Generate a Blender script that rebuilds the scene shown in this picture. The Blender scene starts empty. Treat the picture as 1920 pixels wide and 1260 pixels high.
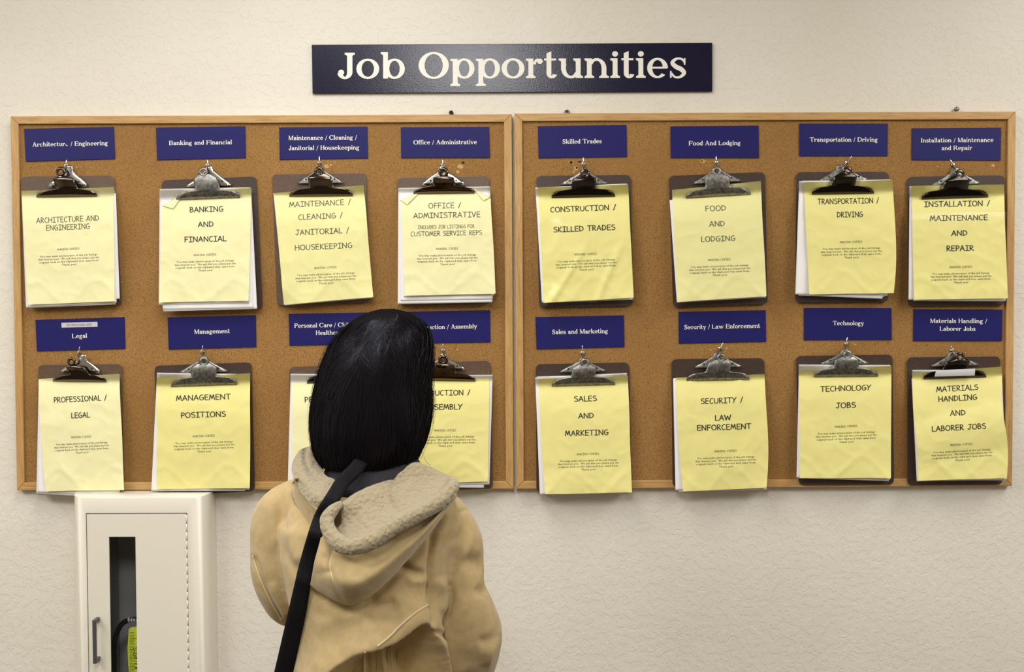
import bpy, bmesh, math, random
import numpy as np
from mathutils import Vector, noise
from mathutils.bvhtree import BVHTree

S = bpy.context.scene
COL = S.collection
random.seed(7)

# ------------------------------------------------------------ camera
# world: the board wall is the plane Y = 0, X to the right, Z up; "d" is distance out from the wall
F = 2200.0                                   # focal length for a 1920 px wide frame
CX, CZ, CD = 0.0, 1.57, 2.87
PITCH, YAW, ROLL = -0.03179, -0.00155, -0.00442
fwd = Vector((math.sin(YAW) * math.cos(PITCH), math.cos(YAW) * math.cos(PITCH), math.sin(PITCH)))
rt0 = fwd.cross(Vector((0, 0, 1))).normalized()
up0 = rt0.cross(fwd)
RT = rt0 * math.cos(ROLL) + up0 * math.sin(ROLL)
UP = -rt0 * math.sin(ROLL) + up0 * math.cos(ROLL)
CAM = Vector((CX, -CD, CZ))
cam_data = bpy.data.cameras.new('camera')
cam = bpy.data.objects.new('camera', cam_data)
COL.objects.link(cam)
cam_data.sensor_width = 36.0
cam_data.lens = 36.0 * F / 1920.0
cam_data.clip_start = 0.05
from mathutils import Matrix
M = Matrix((RT, UP, -fwd)).transposed().to_4x4()
M.translation = CAM
cam.matrix_world = M
S.camera = cam


def at(px, py, d):
    """point seen at (px, py) that stands d metres out from the wall"""
    r = fwd * F + RT * (px - 960.0) - UP * (py - 630.0)
    t = (-d + CD) / r.y
    return CAM + r * t


def topx(p):
    q = Vector(p) - CAM
    z = q.dot(fwd)
    return 960 + F * q.dot(RT) / z, 630 - F * q.dot(UP) / z


# ------------------------------------------------------------ world, lamps, exposure
w = bpy.data.worlds.new('world')
S.world = w
w.use_nodes = True
w.node_tree.nodes['Background'].inputs[0].default_value = (1.0, 0.97, 0.93, 1)
w.node_tree.nodes['Background'].inputs[1].default_value = 0.05
LAMP_COL = (1.0, 0.99, 0.965)


def lamp(name, x, y, power, sx=1.2, sy=0.6, z=2.74):
    l = bpy.data.lights.new(name, 'AREA')
    l.shape = 'RECTANGLE'
    l.size, l.size_y = sx, sy
    l.energy = power
    l.color = LAMP_COL
    o = bpy.data.objects.new(name, l)
    o.location = (x, y, z)
    COL.objects.link(o)


lamp('ceiling_lamp', -0.45, -1.15, 16, 0.7, 1.2)
lamp('ceiling_lamp', -2.3, -1.15, 13, 0.7, 1.2)
lamp('ceiling_lamp', 1.9, -1.15, 18, 0.7, 1.2)
lamp('ceiling_lamp', -0.2, -3.1, 36, 0.6, 1.2)
lamp('ceiling_lamp', -1.9, -2.3, 33)
lamp('ceiling_lamp', 2.1, -2.3, 22)
S.view_settings.view_transform = 'Standard'
S.view_settings.look = 'None'
S.view_settings.gamma = 1.0
S.view_settings.use_curve_mapping = False
S.view_settings.exposure = 0.43


# ------------------------------------------------------------ materials
def lin(c):
    return tuple((v / 255 / 12.92) if v / 255 <= 0.04045 else ((v / 255 + 0.055) / 1.055) ** 2.4 for v in c) + (1,)


class Mat:
    def __init__(self, name, rgb, rough=0.6, metal=0.0, spec=0.5):
        self.m = bpy.data.materials.new(name)
        self.m.use_nodes = True
        self.nt = self.m.node_tree
        self.b = self.nt.nodes['Principled BSDF']
        self.rgb = lin(rgb)
        self.b.inputs['Base Color'].default_value = self.rgb
        self.b.inputs['Roughness'].default_value = rough
        self.b.inputs['Metallic'].default_value = metal
        self.b.inputs['Specular IOR Level'].default_value = spec
        self.h = None

    def n(self, t, **kw):
        x = self.nt.nodes.new(t)
        for k, v in kw.items():
            setattr(x, k, v)
        return x

    def link(self, a, b):
        self.nt.links.new(a, b)

    def coords(self, scale=(1, 1, 1)):
        tc = self.n('ShaderNodeTexCoord')
        mp = self.n('ShaderNodeMapping')
        mp.inputs['Scale'].default_value = scale
        geo = self.n('ShaderNodeNewGeometry')
        self.link(geo.outputs['Position'], mp.inputs['Vector'])
        return mp.outputs['Vector']

    def tex(self, kind, scale, detail=4.0, vec=None, stretch=(1, 1, 1), rough=0.5):
        vec = vec or self.coords(stretch)
        t = self.n('ShaderNodeTexNoise' if kind == 'noise' else 'ShaderNodeTexVoronoi')
        self.link(vec, t.inputs['Vector'])
        t.inputs['Scale'].default_value = scale
        if kind == 'noise':
            t.inputs['Detail'].default_value = detail
            t.inputs['Roughness'].default_value = rough
            return t.outputs['Fac']
        return t.outputs['Distance']

    def ramp(self, fac, stops):
        r = self.n('ShaderNodeValToRGB')
        e = r.color_ramp.elements
        while len(e) < len(stops):
            e.new(0.5)
        for el, (p, c) in zip(e, stops):
            el.position = p
            el.color = lin(c) if isinstance(c, tuple) else (c, c, c, 1)
        self.link(fac, r.inputs['Fac'])
        return r.outputs['Color']

    def mix(self, fac, a, b, mode='MIX'):
        x = self.n('ShaderNodeMix', data_type='RGBA', blend_type=mode)
        for sock, v in ((x.inputs[0], fac), (x.inputs[6], a), (x.inputs[7], b)):
            if hasattr(v, 'links'):
                self.link(v, sock)
            else:
                sock.default_value = lin(v) if isinstance(v, tuple) else v
        return x.outputs[2]

    def color(self, sock):
        self.link(sock, self.b.inputs['Base Color'])
        return self

    def bump(self, sock, dist=0.001, strength=1.0):
        b = self.n('ShaderNodeBump')
        b.inputs['Distance'].default_value = dist
        b.inputs['Strength'].default_value = strength
        self.link(sock, b.inputs['Height'])
        if self.h is not None:
            self.link(self.h, b.inputs['Normal'])
        self.h = b.outputs['Normal']
        self.link(self.h, self.b.inputs['Normal'])
        return self


MT = {}
# painted, lightly knocked-down plaster
m = Mat('wall_paint', (226, 219, 203), 0.55, spec=0.3)
t1 = m.tex('noise', 52, 3)
r1 = m.ramp(t1, [(0.485, 0.0), (0.515, 1.0)])
m.bump(r1, 0.0006, 0.6)
m.bump(m.tex('noise', 140, 3), 0.0011, 0.38)
m.bump(m.tex('noise', 9, 3), 0.003, 0.25)
sm = m.ramp(m.tex('noise', 2.2, 5), [(0.3, (220, 213, 198)), (0.7, (228, 222, 210))])
m.color(sm)
MT['wall'] = m.m
MT['ceiling'] = Mat('ceiling_paint', (225, 220, 208), 0.9).m
m = Mat('floor_carpet', (70, 60, 50), 0.9)
m.bump(m.tex('noise', 300, 2), 0.003, 0.6)
MT['floor'] = m.m
MT['far_wall'] = Mat('far_wall_paint', (190, 180, 164), 0.8).m
# oak strips, grain along x or along z
for ax, st in (('x', (1, 12, 14)), ('z', (14, 12, 1))):
    m = Mat('oak_' + ax, (196, 156, 98), 0.45)
    g = m.tex('noise', 16, 6, stretch=st, rough=0.65)
    g2 = m.tex('noise', 3.5, 2)
    c = m.ramp(g, [(0.25, (160, 117, 64)), (0.5, (192, 152, 94)), (0.8, (206, 170, 112))])
    c2 = m.mix(m.ramp(g2, [(0.4, 0.0), (0.75, 0.35)]), c, (176, 120, 66))
    m.color(c2)
    m.bump(g, 0.0006, 0.4)
    MT['oak_' + ax] = m.m
# cork
m = Mat('cork', (176, 126, 68), 0.85, spec=0.2)
a = m.tex('noise', 420, 3, rough=0.7)
b = m.tex('noise', 5, 5)
c = m.ramp(a, [(0.33, (112, 77, 38)), (0.47, (155, 115, 64)), (0.68, (174, 135, 83))])
v = m.ramp(m.tex('noise', 130, 2), [(0.24, 0.6), (0.31, 0.0)])
c = m.mix(v, c, (88, 56, 30))
c = m.mix(m.ramp(b, [(0.35, 0.45), (0.65, 0.0)]), c, (140, 100, 54))
m.color(c)
m.bump(a, 0.0012, 0.6)
MT['cork'] = m.m
MT['cork_pit'] = Mat('cork_pit', (38, 24, 14), 0.95).m
MT['cork_torn'] = Mat('cork_torn', (196, 158, 104), 0.9).m
# engraved blue plastic
m = Mat('blue_plastic', (30, 28, 95), 0.42, spec=0.22)
m.bump(m.tex('noise', 700, 2), 0.0004, 0.25)
MT['blue'] = m.m
MT['blue_edge'] = Mat('dark_blue_edge', (30, 24, 64), 0.5).m
m = Mat('navy_sign', (16, 13, 44), 0.20, spec=0.5)
m.bump(m.tex('noise', 260, 3), 0.0005, 0.30)
MT['navy'] = m.m
MT['letter'] = Mat('white_lettering', (238, 234, 222), 0.5).m
MT['tape'] = Mat('label_tape', (205, 202, 205), 0.5).m
# papers
for nm, rgb, ro in (('yellow', (233, 226, 160), 0.55), ('yellow_bright', (236, 230, 176), 0.5), ('yellow_deep', (232, 223, 144), 0.55)):
    m = Mat(nm + '_paper', rgb, ro, spec=0.3)
    m.bump(m.tex('noise', 45, 4), 0.0018, 0.35)
    MT[nm] = m.m
m = Mat('white_paper', (240, 237, 236), 0.6)
MT['white'] = m.m
MT['ink'] = Mat('black_ink', (24, 24, 18), 0.6).m
MT['faded_ink'] = Mat('gray_ink', (78, 78, 62), 0.6).m
MT['gray_ink'] = Mat('small_print_ink', (86, 86, 66), 0.6).m
# brown hardboard
for nm, rgb in (('board_brown', (98, 76, 60)), ('board_dark', (66, 50, 42))):
    m = Mat(nm, rgb, 0.35, spec=0.5)
    a = m.tex('noise', 160, 4)
    m.color(m.mix(m.ramp(a, [(0.35, 0.0), (0.7, 0.5)]), m.rgb[:3] and tuple(rgb), tuple(int(v * 0.75) for v in rgb)))
    m.bump(a, 0.0004, 0.3)
    MT[nm] = m.m
# metals
m = Mat('galvanised_steel', (150, 148, 142), 0.42, 0.95)
m.color(m.ramp(m.tex('noise', 140, 3), [(0.35, (112, 110, 106)), (0.65, (158, 156, 150))]))
MT['steel'] = m.m
MT['chrome'] = Mat('chrome', (205, 203, 200), 0.16, 1.0).m
MT['black_nickel'] = Mat('chrome_dark_reflection', (64, 58, 54), 0.14, 1.0).m  # chrome clips: the dark room they mirror is painted into the base colour
MT['dim_refl_chrome'] = Mat('chrome_dim_reflection', (96, 84, 74), 0.12, 1.0).m  # untarnished chrome, its dim reflections put into a darker base colour
MT['rivet_hole'] = Mat('dark_hole', (26, 24, 24), 0.8).m
# clear plastic
m = bpy.data.materials.new('clear_plastic')
m.use_nodes = True
nt = m.node_tree
nt.nodes.clear()
out = nt.nodes.new('ShaderNodeOutputMaterial')
mx = nt.nodes.new('ShaderNodeMixShader')
tr = nt.nodes.new('ShaderNodeBsdfTransparent')
gl = nt.nodes.new('ShaderNodeBsdfGlossy')
gl.inputs['Roughness'].default_value = 0.16
fr = nt.nodes.new('ShaderNodeFresnel')
fr.inputs['IOR'].default_value = 1.25
nt.links.new(fr.outputs[0], mx.inputs[0])
nt.links.new(tr.outputs[0], mx.inputs[1])
nt.links.new(gl.outputs[0], mx.inputs[2])
nt.links.new(mx.outputs[0], out.inputs['Surface'])
MT['clear'] = m
# cabinet
MT['enamel'] = Mat('almond_enamel', (226, 219, 203), 0.4).m
MT['cabinet_inside'] = Mat('cabinet_inside', (160, 160, 158), 0.6).m
MT['gap'] = Mat('dark_gap', (60, 54, 46), 0.8).m
MT['handle'] = Mat('gray_handle', (84, 84, 84), 0.4, 0.3).m
MT['rubber'] = Mat('black_rubber', (26, 26, 27), 0.45).m
MT['red'] = Mat('red_enamel', (130, 24, 20), 0.3).m
MT['tag'] = Mat('yellow_tag', (226, 240, 70), 0.5).m
# clothes and hair
m = Mat('tan_suede', (186, 157, 116), 0.85, spec=0.15)
a = m.tex('noise', 60, 5)
m.color(m.ramp(a, [(0.3, (172, 149, 106)), (0.7, (185, 162, 118))]))
m.bump(m.tex('noise', 420, 3), 0.0008, 0.5)
m.bump(m.tex('noise', 30, 2), 0.0015, 0.2)
m.b.inputs['Sheen Weight'].default_value = 0.25
m.b.inputs['Sheen Roughness'].default_value = 0.5
MT['suede'] = m.m
m = Mat('cream_fleece', (150, 137, 111), 0.95, spec=0.1)
vw = m.n('ShaderNodeTexVoronoi', feature='SMOOTH_F1')
m.link(m.coords(), vw.inputs['Vector'])
vw.inputs['Scale'].default_value = 150
m.bump(m.ramp(vw.outputs['Distance'], [(0.0, 1.0), (0.75, 0.0)]), 0.0035, 0.8)
m.bump(m.tex('noise', 420, 2), 0.0012, 0.5)
m.b.inputs['Sheen Weight'].default_value = 0.3
MT['fleece'] = m.m
MT['seam'] = Mat('seam_piping', (206, 184, 146), 0.9).m
m = Mat('dark_knit', (40, 39, 45), 0.95)
m.bump(m.tex('noise', 350, 2), 0.001, 0.6)
MT['knit'] = m.m
m = Mat('black_webbing', (14, 13, 16), 0.8, spec=0.2)
m.bump(m.tex('noise', 500, 2), 0.0006, 0.4)
MT['webbing'] = m.m
m = bpy.data.materials.new('black_hair')
m.use_nodes = True
nt = m.node_tree
nt.nodes.clear()
out = nt.nodes.new('ShaderNodeOutputMaterial')
mx = nt.nodes.new('ShaderNodeMixShader')
df = nt.nodes.new('ShaderNodeBsdfDiffuse')
df.inputs['Color'].default_value = (0.0055, 0.0045, 0.0058, 1)
gl = nt.nodes.new('ShaderNodeBsdfGlossy')
gl.inputs['Roughness'].default_value = 0.34
gl.inputs['Color'].default_value = (0.80, 0.82, 0.95, 1)
mx.inputs[0].default_value = 0.013
nt.links.new(df.outputs[0], mx.inputs[1])
nt.links.new(gl.outputs[0], mx.inputs[2])
nt.links.new(mx.outputs[0], out.inputs['Surface'])
MT['hair'] = m
MT['scalp'] = Mat('scalp', (84, 64, 54), 0.7).m
m = Mat('skin', (205, 152, 120), 0.5)
m.b.inputs['Subsurface Weight'].default_value = 0.08
MT['skin'] = m.m
MT['eye_white'] = Mat('eye_white', (235, 230, 225), 0.2).m
MT['iris'] = Mat('dark_iris', (30, 20, 15), 0.2).m
MT['lips'] = Mat('lips', (160, 90, 84), 0.45).m
m = Mat('dark_denim', (40, 44, 62), 0.9)
m.bump(m.tex('noise', 500, 2), 0.001, 0.5)
MT['denim'] = m.m
MT['shoe'] = Mat('black_shoe_leather', (24, 22, 22), 0.4).m


# ------------------------------------------------------------ object helpers
def tag(o, label=None, cat=None, group=None, kind=None):
    for k, v in (('label', label), ('category', cat), ('group', group), ('kind', kind)):
        if v:
            o[k] = v
    return o


def empty(name, loc, label, cat, group=None):
    o = bpy.data.objects.new(name, None)
    o.location = loc
    o.empty_display_size = 0.02
    COL.objects.link(o)
    return tag(o, label, cat, group)


def origin(o):
    v = Vector((0, 0, 0))
    while o is not None:
        v += o.location
        o = o.parent
    return v


def mesh(name, verts, faces, mats, parent=None, smooth=False, loc=None, mi=None):
    """ONE mesh object from world-space vertices; its own origin is loc (top level) or its parent's"""
    base = origin(parent) if parent else Vector(loc if loc is not None else (0, 0, 0))
    me = bpy.data.meshes.new(name)
    me.from_pydata([tuple(Vector(v) - base) for v in verts], [], faces)
    for mm in (mats if isinstance(mats, (list, tuple)) else [mats]):
        me.materials.append(MT[mm] if isinstance(mm, str) else mm)
    if mi:
        me.polygons.foreach_set('material_index', mi)
    if smooth:
        me.polygons.foreach_set('use_smooth', [True] * len(me.polygons))
    me.update()
    o = bpy.data.objects.new(name, me)
    if parent:
        o.parent = parent
    else:
        o.location = base
    COL.objects.link(o)
    return o


def fix_normals(o):
    bm = bmesh.new()
    bm.from_mesh(o.data)
    bmesh.ops.recalc_face_normals(bm, faces=bm.faces)
    bm.to_mesh(o.data)
    bm.free()
    return o


def mod(o, kind, **kw):
    md = o.modifiers.new(kind.lower(), kind)
    for k, v in kw.items():
        setattr(md, k, v)
    return md


def bevel(o, wdt, seg=2):
    return mod(o, 'BEVEL', width=wdt, segments=seg, limit_method='ANGLE', angle_limit=0.6)


class MB:
    def __init__(self):
        self.v, self.f, self.mi = [], [], []

    def add(self, vs, fs, mi=0):
        k = len(self.v)
        self.v += [Vector(p) for p in vs]
        self.f += [tuple(i + k for i in q) for q in fs]
        self.mi += [mi] * len(fs)

    def prism(self, front, back, mi=0):
        n = len(front)
        fs = [tuple(range(n)), tuple(range(2 * n - 1, n - 1, -1))]
        fs += [(i, i + n, (i + 1) % n + n, (i + 1) % n) for i in range(n)]
        self.add(list(front) + list(back), fs, mi)

    def box(self, x0, x1, y0, y1, z0, z1, mi=0):
        self.prism([(x0, y0, z0), (x1, y0, z0), (x1, y0, z1), (x0, y0, z1)],
                   [(x0, y1, z0), (x1, y1, z0), (x1, y1, z1), (x0, y1, z1)], mi)

    def grid(self, rows, mi=0, close=False):
        n = len(rows[0])
        vs = [p for r in rows for p in r]
        fs = []
        for i in range(len(rows) - 1):
            for j in range(n if close else n - 1):
                j2 = (j + 1) % n
                fs.append((i * n + j, i * n + j2, (i + 1) * n + j2, (i + 1) * n + j))
        self.add(vs, fs, mi)

    def tube(self, pts, rad, n=8, mi=0, caps=True):
        pts = [Vector(p) for p in pts]
        rads = rad if isinstance(rad, (list, tuple)) else [rad] * len(pts)
        rings = []
        ref = None
        for i, p in enumerate(pts):
            t = (pts[min(i + 1, len(pts) - 1)] - pts[max(i - 1, 0)]).normalized()
            if ref is None:
                ref = Vector((0, 0, 1)) if abs(t.z) < 0.9 else Vector((1, 0, 0))
            a = (ref - t * ref.dot(t)).normalized()
            ref = a
            b = t.cross(a)
            rings.append([p + (a * math.cos(k * 2 * math.pi / n) + b * math.sin(k * 2 * math.pi / n)) * rads[i] for k in range(n)])
        k0 = len(self.v)
        self.grid(rings, mi, close=True)
        if caps:
            self.f += [tuple(k0 + i for i in range(n)), tuple(k0 + (len(pts) - 1) * n + i for i in range(n - 1, -1, -1))]
            self.mi += [mi, mi]

    def build(self, name, mats, parent=None, smooth=False, loc=None, fix=True):
        o = mesh(name, self.v, self.f, mats, parent, smooth, loc, self.mi)
        if fix:
            fix_normals(o)
        return o


def crom(pts, n):
    """Catmull-Rom through pts (tuples of any length), n samples, evenly by index"""
    P = np.array(pts, float)
    out = []
    for k in range(n):
        u = k / (n - 1) * (len(P) - 1)
        i = min(int(u), len(P) - 2)
        t = u - i
        p0, p1, p2, p3 = P[max(i - 1, 0)], P[i], P[i + 1], P[min(i + 2, len(P) - 1)]
        out.append(0.5 * (2 * p1 + (p2 - p0) * t + (2 * p0 - 5 * p1 + 4 * p2 - p3) * t * t + (3 * p1 - p0 - 3 * p2 + p3) * t ** 3))
    return np.array(out)


def bil(q, u, v):
    """q = TL, TR, BR, BL"""
    return tuple((q[0][k] * (1 - u) + q[1][k] * u) * (1 - v) + (q[3][k] * (1 - u) + q[2][k] * u) * v for k in range(2))


def inv_bil(q, px, py):
    u = v = 0.5
    for _ in range(12):
        x, y = bil(q, u, v)
        e = 1e-4
        xu, yu = bil(q, u + e, v)
        xv, yv = bil(q, u, v + e)
        a, b, c, d_ = (xu - x) / e, (xv - x) / e, (yu - y) / e, (yv - y) / e
        det = a * d_ - b * c
        rx, ry = px - x, py - y
        u += (d_ * rx - b * ry) / det
        v += (a * ry - c * rx) / det
    return u, v
# ------------------------------------------------------------ lettering: a slab / book serif and a casual pen hand
class Glyph:
    def __init__(g, X, s, h, sf, se):
        g.p, g.X, g.s, g.h, g.sf, g.se = [], X, s, h, sf, se
        g.lay = 0

    def rect(g, x0, y0, x1, y1):
        g.lay += 1
        g.p.append((g.lay, [(x0, y0), (x1, y0), (x1, y1), (x0, y1)]))

    def poly(g, *pts):
        g.lay += 1
        g.p.append((g.lay, list(pts)))

    def arc(g, cx, cy, rx, ry, a0, a1, ts, tt, n=None):
        n = n or max(6, int(abs(a1 - a0) / 11))
        g.lay += 1
        o, i = [], []
        for k in range(n + 1):
            a = math.radians(a0 + (a1 - a0) * k / n)
            c, s_ = math.cos(a), math.sin(a)
            o.append((cx + rx * c, cy + ry * s_))
            i.append((cx + (rx - ts) * c, cy + (ry - tt) * s_))
        for k in range(n):
            g.p.append((g.lay, [o[k], o[k + 1], i[k + 1], i[k]]))

    def disc(g, cx, cy, r, n=14):
        g.lay += 1
        g.p.append((g.lay, [(cx + r * math.cos(k * 2 * math.pi / n), cy + r * math.sin(k * 2 * math.pi / n)) for k in range(n)]))

    def stroke(g, pts, n=16, smooth=True):
        """pts: (x, y, width)"""
        q = crom(pts, n) if smooth else np.array(pts, float)
        g.lay += 1
        L, R = [], []
        for k in range(len(q)):
            t = q[min(k + 1, len(q) - 1)][:2] - q[max(k - 1, 0)][:2]
            t = t / (np.linalg.norm(t) + 1e-9)
            nn = np.array((-t[1], t[0])) * q[k][2] / 2
            L.append(tuple(q[k][:2] + nn))
            R.append(tuple(q[k][:2] - nn))
        for k in range(len(q) - 1):
            g.p.append((g.lay, [L[k], L[k + 1], R[k + 1], R[k]]))

    def serif(g, x, y, up, side, s=None):
        """slab at the foot (up=1) or head (up=-1) of a stem whose left edge is x"""
        s = s or g.s
        l = g.se if side in 'bl' else 0
        r = g.se if side in 'br' else 0
        g.rect(x - l, min(y, y + up * g.sf), x + s + r, max(y, y + up * g.sf))
        k = y + up * g.sf
        if l:
            g.poly((x, k), (x - l * 0.6, k), (x, k + up * 0.05))
        if r:
            g.poly((x + s, k), (x + s + r * 0.6, k), (x + s, k + up * 0.05))

    def stem(g, x, y0, y1, bot='', top='', s=None):
        g.rect(x, y0, x + (s or g.s), y1)
        if bot:
            g.serif(x, y0, 1, bot, s)
        if top:
            g.serif(x, y1, -1, top, s)


def serif_glyph(ch, P):
    g = Glyph(**P)
    X, s, h, sf, se = g.X, g.s, g.h, g.sf, g.se
    A, D = 1.02, -0.30
    x0 = se
    bw = X * 0.93                            # bowl width of b d p
    if ch == ' ':
        return [], 0.38
    if ch == 'o':
        w_ = X * 1.08
        g.arc(w_ / 2, X / 2, w_ / 2, X / 2 + .015, 0, 360, s * 1.08, h * 1.15)
    elif ch in 'bp':
        if ch == 'b':
            g.stem(x0, 0.0, A, '', 'l')
        else:
            g.stem(x0, D, X, 'b', 'l')
        w_ = bw + .03
        g.arc(x0 + .04 + w_ / 2, X / 2, w_ / 2, X / 2 + .015, 0, 360, s * 1.05, h * 1.15)
        w_ = x0 + .04 + w_
    elif ch == 'd':
        w_ = bw
        g.arc(w_ / 2, X / 2, w_ / 2, X / 2 + .015, 0, 360, s * 1.05, h * 1.15)
        g.stem(w_ - s - .02, 0, A, 'r', 'l')
        w_ = w_ - .02 + se
    elif ch in 'nhmu':
        iw = X * 0.92
        ry = X * 0.52
        if ch == 'u':
            g.stem(x0, ry * .8, X, '', 'l')
            g.arc(x0 + iw / 2, ry - .015, iw / 2, ry, 180, 330, s, h * 1.4)
            g.stem(x0 + iw - s, 0, X, 'r', 'l')
            w_ = x0 + iw + se
        else:
            g.stem(x0, 0, A if ch == 'h' else X, 'b', 'l')
            x = x0
            for _ in range(2 if ch == 'm' else 1):
                g.arc(x + iw / 2, X - ry + .01, iw / 2, ry, 0, 150, s, h * 1.4)
                g.stem(x + iw - s, 0, X - ry + .02, 'b')
                x += iw - s
            w_ = x + s + se
    elif ch in 'il':
        g.stem(x0, 0, A if ch == 'l' else X, 'b', 'l')
        if ch == 'i':
            g.disc(x0 + s / 2, A - s * .55, s * .62)
        w_ = x0 + s + se
    elif ch == 'r':
        g.stem(x0, 0, X, 'b', 'l')
        g.arc(x0 + s + .16, X * .62, .17, X * .38, 70, 165, h * 1.3, h * 1.5)
        g.disc(x0 + s + .24, X - s * .62, s * .6)
        w_ = x0 + s + .24 + s * .55
    elif ch == 't':
        g.stem(x0, .15, X + .20, '', '')
        g.poly((x0, X + .20), (x0 + s, X + .20), (x0 + s, X + .28))
        g.rect(0, X - sf, x0 + s + .17, X)
        g.arc(x0 + .19, .18, .19, .195, 180, 345, s, h * 1.3)
        w_ = x0 + .38
    elif ch == 'f':
        g.stem(x0, 0, X + .1, 'b', '')
        g.rect(0, X - sf, x0 + s + .15, X)
        g.arc(x0 + .2, X + .08, .2, A - X - .06, 60, 180, s, h * 1.3)
        g.disc(x0 + .28, A - .10, s * .5)
        w_ = x0 + s + .15
    elif ch in 'ec':
        w_ = X * .98
        if ch == 'e':
            g.arc(w_ / 2, X / 2, w_ / 2, X / 2 + .015, 0, 318, s * 1.05, h * 1.15)
            g.rect(s * .6, X * .47, w_ - .02, X * .47 + h)
        else:
            g.arc(w_ / 2, X / 2, w_ / 2, X / 2 + .015, 48, 318, s * 1.05, h * 1.15)
            g.disc(w_ - s * .75, X * .76, s * .58)
    elif ch == 's':
        w_ = X * .82
        g.stroke([(w_ * .88, X * .78, h), (w_ * .70, X * .955, h * 1.1), (w_ * .40, X * .965, h * 1.3), (w_ * .17, X * .77, s * .85),
                  (w_ * .38, X * .56, s * 1.0), (w_ * .66, X * .44, s * 1.0), (w_ * .84, X * .24, s * .85), (w_ * .60, X * .035, h * 1.3),
                  (w_ * .30, X * .045, h * 1.1), (w_ * .10, X * .24, h)], 40)
        g.rect(w_ * .83, X * .66, w_ * .92, X)
        g.rect(w_ * .03, 0, w_ * .12, X * .34)
    elif ch == 'a':
        w_ = X * .95
        sx = w_ - s - .08
        g.stem(sx, .10, X * .7, '')
        g.arc(sx + s - .24, X * .64, .24, X * .36 + .015, 0, 150, s, h * 1.3)
        g.disc(sx + s - .40, X * .76, s * .55)
        g.arc(sx - .08, X * .29, .27, X * .30, 60, 300, s * 1.05, h * 1.2)
        g.rect(sx - .05, X * .52, sx + .02, X * .52 + h * 1.2)
        g.stroke([(sx - .0, .03, h * 1.2), (sx - .1, .0, h * 1.2), (sx - .16, .0, h * 1.2)], 5)
        g.arc(sx + .13, .13, .13, .14, 180, 330, s, h * 1.3)
    elif ch == 'g':
        w_ = X * .98
        g.arc(w_ * .43, X * .66, w_ * .38, X * .35, 0, 360, s * .9, h * 1.1)
        g.arc(w_ * .46, -.13, w_ * .46, .17, 0, 360, s * .8, h * 1.1)
        g.stroke([(w_ * .2, X * .38, h * 1.1), (w_ * .1, X * .22, s * .8), (w_ * .3, .06, s * .8), (w_ * .75, .01, s * .8)], 12)
        g.stroke([(w_ * .62, X * .88, h), (w_ * .8, X * .98, h), (w_ * .96, X * .96, s * .8)], 8)
    elif ch == 'k':
        g.stem(x0, 0, A, 'b', 'l')
        g.stroke([(x0 + s, X * .36, h * 1.2), (x0 + s + .34, X, h * 1.2)], 2, False)
        g.stroke([(x0 + s + .12, X * .58, s), (x0 + s + .40, 0, s * 1.1)], 2, False)
        g.rect(x0 + s + .20, X - sf, x0 + s + .48, X)
        g.rect(x0 + s + .22, 0, x0 + s + .54, sf)
        w_ = x0 + s + .52
    elif ch in 'vyw':
        n = 2 if ch == 'w' else 1
        w1 = X * .86
        for k in range(n):
            o = .08 + k * w1 * .78
            g.stroke([(o + .03, X, s), (o + w1 * .5, 0, s * .8)], 2, False)
            if ch == 'y':
                g.stroke([(o + w1 * .95, X, h * 1.2), (o + w1 * .5, 0, h * 1.3), (o + w1 * .33, -.22, h * 1.3)], 3, False)
                g.disc(o + w1 * .25, -.22, s * .55)
            else:
                g.stroke([(o + w1 * .95, X, h * 1.2), (o + w1 * .52, .02, h * 1.3)], 2, False)
        g.rect(0, X - sf, s + .16, X)
        g.rect(o + w1 * .75, X - sf, o + w1 * 1.15, X)
        w_ = o + w1 * 1.12
    elif ch == '/':
        g.stroke([(.02, -.12, h * 1.2), (.36, 1.0, h * 1.2)], 2, False)
        w_ = .38
    elif ch in 'OCD':
        w_ = 1.08 if ch == 'O' else 1.0
        if ch == 'D':
            g.stem(x0, 0, 1, 'l', 'l', s * 1.1)
            g.arc(x0 + .3, .5, w_ - x0 - .3, .5, -90, 90, s * 1.2, h)
            g.rect(x0, 0, x0 + .31, h)
            g.rect(x0, 1 - h, x0 + .31, 1)
        elif ch == 'O':
            g.arc(w_ / 2, .5, w_ / 2, .52, 0, 360, s * 1.25, h * 1.1)
        else:
            g.arc(.54, .5, .54, .52, 42, 318, s * 1.2, h * 1.1)
            g.rect(.88, .64, .95, 1.0)
            g.rect(.88, .10, .95, .3)
    elif ch in 'EFLBPR':
        g.stem(x0, 0, 1, 'b' if ch in 'FPR' else 'l', 'l', s * 1.1)
        sx = x0 + s * 1.1
        w_ = x0 + .80
        if ch in 'EF':
            g.rect(sx, 1 - h, w_, 1)
            g.rect(w_ - .07, .70, w_, 1)
            g.rect(sx, .48, w_ - .18, .48 + h)
            g.rect(w_ - .23, .36, w_ - .17, .66)
        if ch in 'EL':
            g.rect(sx, 0, w_ + .02, h)
            g.rect(w_ - .05, 0, w_ + .02, .32)
        if ch in 'BPR':
            w_ = x0 + .78
            g.rect(sx, 1 - h, x0 + .48, 1)
            g.rect(sx, .46, x0 + .48, .46 + h)
            g.arc(x0 + .46, .73 + h * .2, .29, .27, -90, 90, s * 1.1, h)
        if ch == 'B':
            g.rect(sx, 0, x0 + .48, h)
            g.arc(x0 + .48, .26, .32, .26, -90, 90, s * 1.15, h)
            w_ = x0 + .82
        if ch == 'R':
            g.stroke([(x0 + .42, .48, s), (x0 + .62, .25, s), (x0 + .80, .0, s * 1.1)], 3, False)
            g.rect(x0 + .70, 0, x0 + .96, sf)
            w_ = x0 + .92
    elif ch in 'HIJ':
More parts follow.
